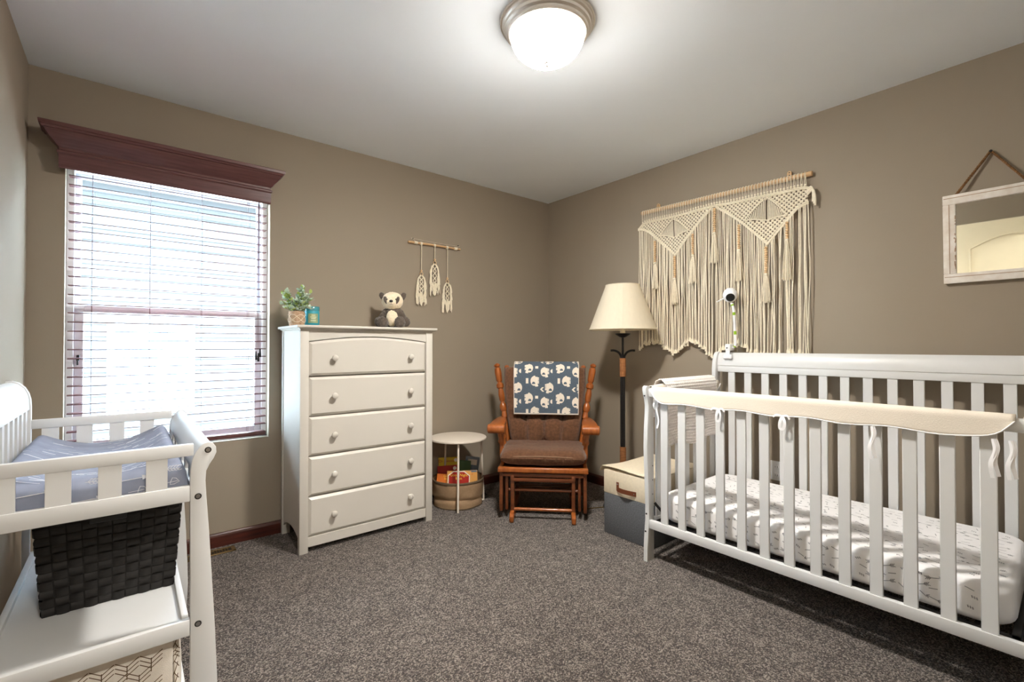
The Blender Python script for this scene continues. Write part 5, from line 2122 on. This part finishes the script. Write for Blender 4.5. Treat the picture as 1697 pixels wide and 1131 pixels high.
        # tassel: bundle of threads, neck knot on top
        sphere(bm, (xb, y, zb - .006), .010, 12, 8)
        for q in range(46):
            a = r.uniform(0, 6.28); rr = math.sqrt(r.random())
            e = Vector((xb + .020 * rr * math.cos(a), y + .029 * rr * math.sin(a), ze + r.uniform(-.006, .012)))
            m_ = Vector((xb + .014 * rr * math.cos(a), y + .021 * rr * math.sin(a), (zb + ze) / 2 - .01))
            s0 = Vector((xb + .006 * rr * math.cos(a), y + .007 * rr * math.sin(a), zb - .010))
            tube(bm, catmull([s0, (s0 + m_) / 2 + Vector((0, .002 * math.sin(a), 0)), m_, e], 3), .0017, 4)
        obj('tassel', bm, C, st)
    # loose knot at the right end
    bm = B()
    for s in range(3):
        yy = -2.140 - s * .006
        tube(bm, catmull([(X0 - .006, -2.125, 2.0 - s * .012), (X0 - .014, yy - .008, 2.018 - s * .01), (X0 - .012, yy - .018, 1.99 - s * .02), (X0 - .008, yy - .016, 1.935 - s * .012)], 5), .0052, 8)
    obj('end_knot', bm, C, root)


make_macrame()


def make_feather_hanging():
    yw = -.014
    xa, xb = -1.416, -.970
    root = thing('feather_hanging', 'small macrame hanging with three cream feathers on a stick beside the corner', 'wall hanging', ((xa + xb) / 2, yw, 1.89))
    def rz(x): return 1.886 + .004 * (x - xa)
    bm = B()
    tube(bm, [(xa, yw, rz(xa)), (-1.2, yw - .002, rz(-1.2) + .002), (xb, yw, rz(xb))], [.0085, .0075, .0065], 10)
    obj('stick', bm, M['dowel'], root)
    bm = B()
    tube(bm, catmull([(-1.352, yw, rz(-1.352) + .006), (-1.375, yw + .006, 1.915), (-1.372, yw + .010, 1.917), (-1.18, yw + .011, 1.912), (-.988, yw + .010, 1.912), (-.984, yw + .006, 1.91), (-1.01, yw, rz(-1.01))], 5), .0012, 5)
    for x in (-1.355, -1.012):
        for k in range(5): tube(bm, [(x + (k - 2) * .0052 + .010 * math.cos(2 * math.pi * q / 12) * 0, yw + .0095 * math.cos(2 * math.pi * q / 12), rz(x) + .0095 * math.sin(2 * math.pi * q / 12)) for q in range(12)], .0026, 5, closed=True)
    obj('hanging_cord', bm, M['cotton'], root)
    bm = B()
    for x in (-1.374, -.984): sphere(bm, (x, -.006, 1.916), .0045, 10, 8)
    obj('nail', bm, M['black'], root)
    r = random.Random(9)
    for x, zr, zb in ((-1.312, 1.662, 1.424), (-1.200, 1.757, 1.498), (-1.090, 1.626, 1.381)):
        bm = B()
        tube(bm, [(x, yw - .008, rz(x)), (x, yw - .006, zr + .030)], .0028, 6)
        for k in range(3): tube(bm, [(x + (k - 1) * .0055, yw + .0105 * math.cos(2 * math.pi * q / 12), rz(x) + .0105 * math.sin(2 * math.pi * q / 12)) for q in range(12)], .0028, 5, closed=True)
        fe = obj('feather', bm, M['cotton'], root)
        bm = B(); sphere(bm, (x, yw - .006, zr + .022), .0085, 12, 8); obj('bead', bm, M['bead'], fe)
        bm = B(); tube(bm, [(x + .0125 * math.cos(2 * math.pi * q / 20), yw - .006, zr + .012 * math.sin(2 * math.pi * q / 20)) for q in range(20)], .0024, 6, closed=True); obj('ring', bm, M['bead'], fe)
        # openwork middle: crossing cords; side locks; ragged tip
        bm = B()
        zt = zr - .012
        hgt = zt - zb
        for s in (-1, 1):
            pts = []
            for q in range(14):
                t = q / 13
                pts.append((x + s * .013 * math.sin(t * math.pi * 4 + .2), yw - .006 - .002 * s, zt - t * hgt * .58))
            tube(bm, pts, .0034, 6)
            tube(bm, catmull([(x + s * .006, yw - .006, zt), (x + s * .026, yw - .006, zt - .03), (x + s * .031, yw - .007, zt - hgt * .35), (x + s * .026, yw - .007, zt - hgt * .6), (x + s * .010, yw - .006, zt - hgt * .72)], 5), .0062, 7)
        for q in range(58):
            s = r.choice((-1, 1))
            t = r.uniform(.05, .72)
            wd = .026 + .008 * math.sin(t * 3)
            p0 = Vector((x + s * wd * r.uniform(.75, 1.0), yw - .006 + r.uniform(-.003, .003), zt - hgt * t))
            Ln = r.uniform(.045, .085)
            end = p0 + Vector((s * r.uniform(-.006, .016) - (x - x), r.uniform(-.002, .002), -Ln))
            if end.z < zb: end.z = zb + r.uniform(0, .01)
            tube(bm, catmull([p0, p0.lerp(end, .5) + Vector((s * .004, 0, 0)), end], 3), [.0032] * 6 + [.0018], 5)
        for q in range(34):
            e = x + r.uniform(-.016, .020)
            p0 = Vector((x + r.uniform(-.02, .02), yw - .006 + r.uniform(-.003, .003), zt - hgt * r.uniform(.55, .72)))
            end = Vector((e, yw - .006, zb + abs(e - x) * 1.6 + r.uniform(0, .018)))
            tube(bm, [p0, p0.lerp(end, .5), end], [.0036, .0034, .002], 5)
        obj('feather_fringe', bm, M['cotton'], fe, kind='stuff')


make_feather_hanging()

# ------------------------------------------------------------------ mirror
def make_mirror():
    y0, y1, z0, z1 = -2.690, -3.006, 1.421, 1.829
    tilt = R(2.2)
    root = thing('wall_mirror', 'small distressed white framed mirror hanging from a rope above the crib', 'mirror', (-.006, (y0 + y1) / 2, z0))
    # frame leans off the wall at the top
    sh = Matrix.Translation((-.006, 0, z0)) @ Matrix.Rotation(-tilt, 4, 'Y') @ Matrix.Translation((.006, 0, -z0))
    def put(name, b, m_, parent=root):
        b.transform(sh)
        return obj(name, b, m_, parent)
    fw = .044
    for (a, b_, c, d) in ((y1, y0, z0, z0 + fw), (y1, y0, z1 - fw, z1)):
        b = B(); box(b, -.026, -.006, a, b_, c, d, .0025, 2); o = put('frame_rail', b, M['distressed'])
        b = B(); box(b, -.0275, -.0255, a + .004, b_ - .004, (c + d) / 2 + .006, (c + d) / 2 + .0085); put('groove', b, M['chip'], o)
    for (a, b_) in ((y1, y1 + fw), (y0 - fw, y0)):
        b = B(); box(b, -.0255, -.006, a, b_, z0 + fw, z1 - fw, .0025, 2); o = put('frame_stile', b, M['distressed'])
        b = B(); box(b, -.027, -.025, (a + b_) / 2 - .001, (a + b_) / 2 + .0012, z0 + fw, z1 - fw); put('groove', b, M['chip'], o)
    b = B()
    r = random.Random(8)
    for k in range(16):
        zz = r.uniform(z0 + .06, z1 - .10); w = r.uniform(.0015, .005); yy = y0 - fw + r.uniform(-.0005, .004)
        box(b, -.0262, -.0245, yy, yy + w, zz, zz + r.uniform(.004, .018), .0005, 1)
    put('worn_patches', b, M['chip'])
    b = B(); box(b, -.016, -.012, y1 + fw - .006, y0 - fw + .006, z0 + fw - .006, z1 - fw + .006); put('glass', b, M['mirror'])
    b = B()
    ap = Vector((-.014, (y0 + y1) / 2, 2.000))
    for (ya) in (y0 - .044, y1 + .044):
        p0 = sh @ Vector((-.016, ya, z1 - .004))
        # two-ply twisted rope
        for ph in (0, math.pi):
            pts = []
            n = 40
            for k in range(n + 1):
                t = k / n
                q = p0.lerp(ap, t)
                pts.append(q + Vector((.0022 * math.cos(t * 60 + ph), .0016 * math.sin(t * 60 + ph), .0016 * math.sin(t * 60 + ph))))
            tube(b, pts, .0042, 6)
    obj('rope', b, M['rope'], root)
    b = B(); lathe(b, [(.005, 0), (.006, .003), (.003, .005), (.0025, .02), (0, .02)], (-.022, (y0 + y1) / 2, 1.998), Matrix.Rotation(R(90), 3, 'Y'), 10); obj('nail', b, M['black_metal'], root)


make_mirror()

# ------------------------------------------------------------------ cords on the carpet
bm = B()
tube(bm, catmull([(-.955, -.30, .006), (-.90, -.28, .006), (-.87, -.22, .006), (-.88, -.12, .006), (-.92, -.03, .008)], 8), .0032, 6)
tag(obj('power_cord', bm, M['black'], origin=(-.90, -.20, 0)), 'thin dark power cord curving from the side table leg to the wall', 'cord')
bm = B()
tube(bm, catmull([(-.60, -.86, .006), (-.53, -.92, .006), (-.46, -.95, .006), (-.38, -.99, .006), (-.34, -1.03, .02)], 8), .0030, 6)
tag(obj('power_cord', bm, M['brass'], origin=(-.46, -.94, 0)), 'brown lamp cord lying on carpet between glider and storage box', 'cord')
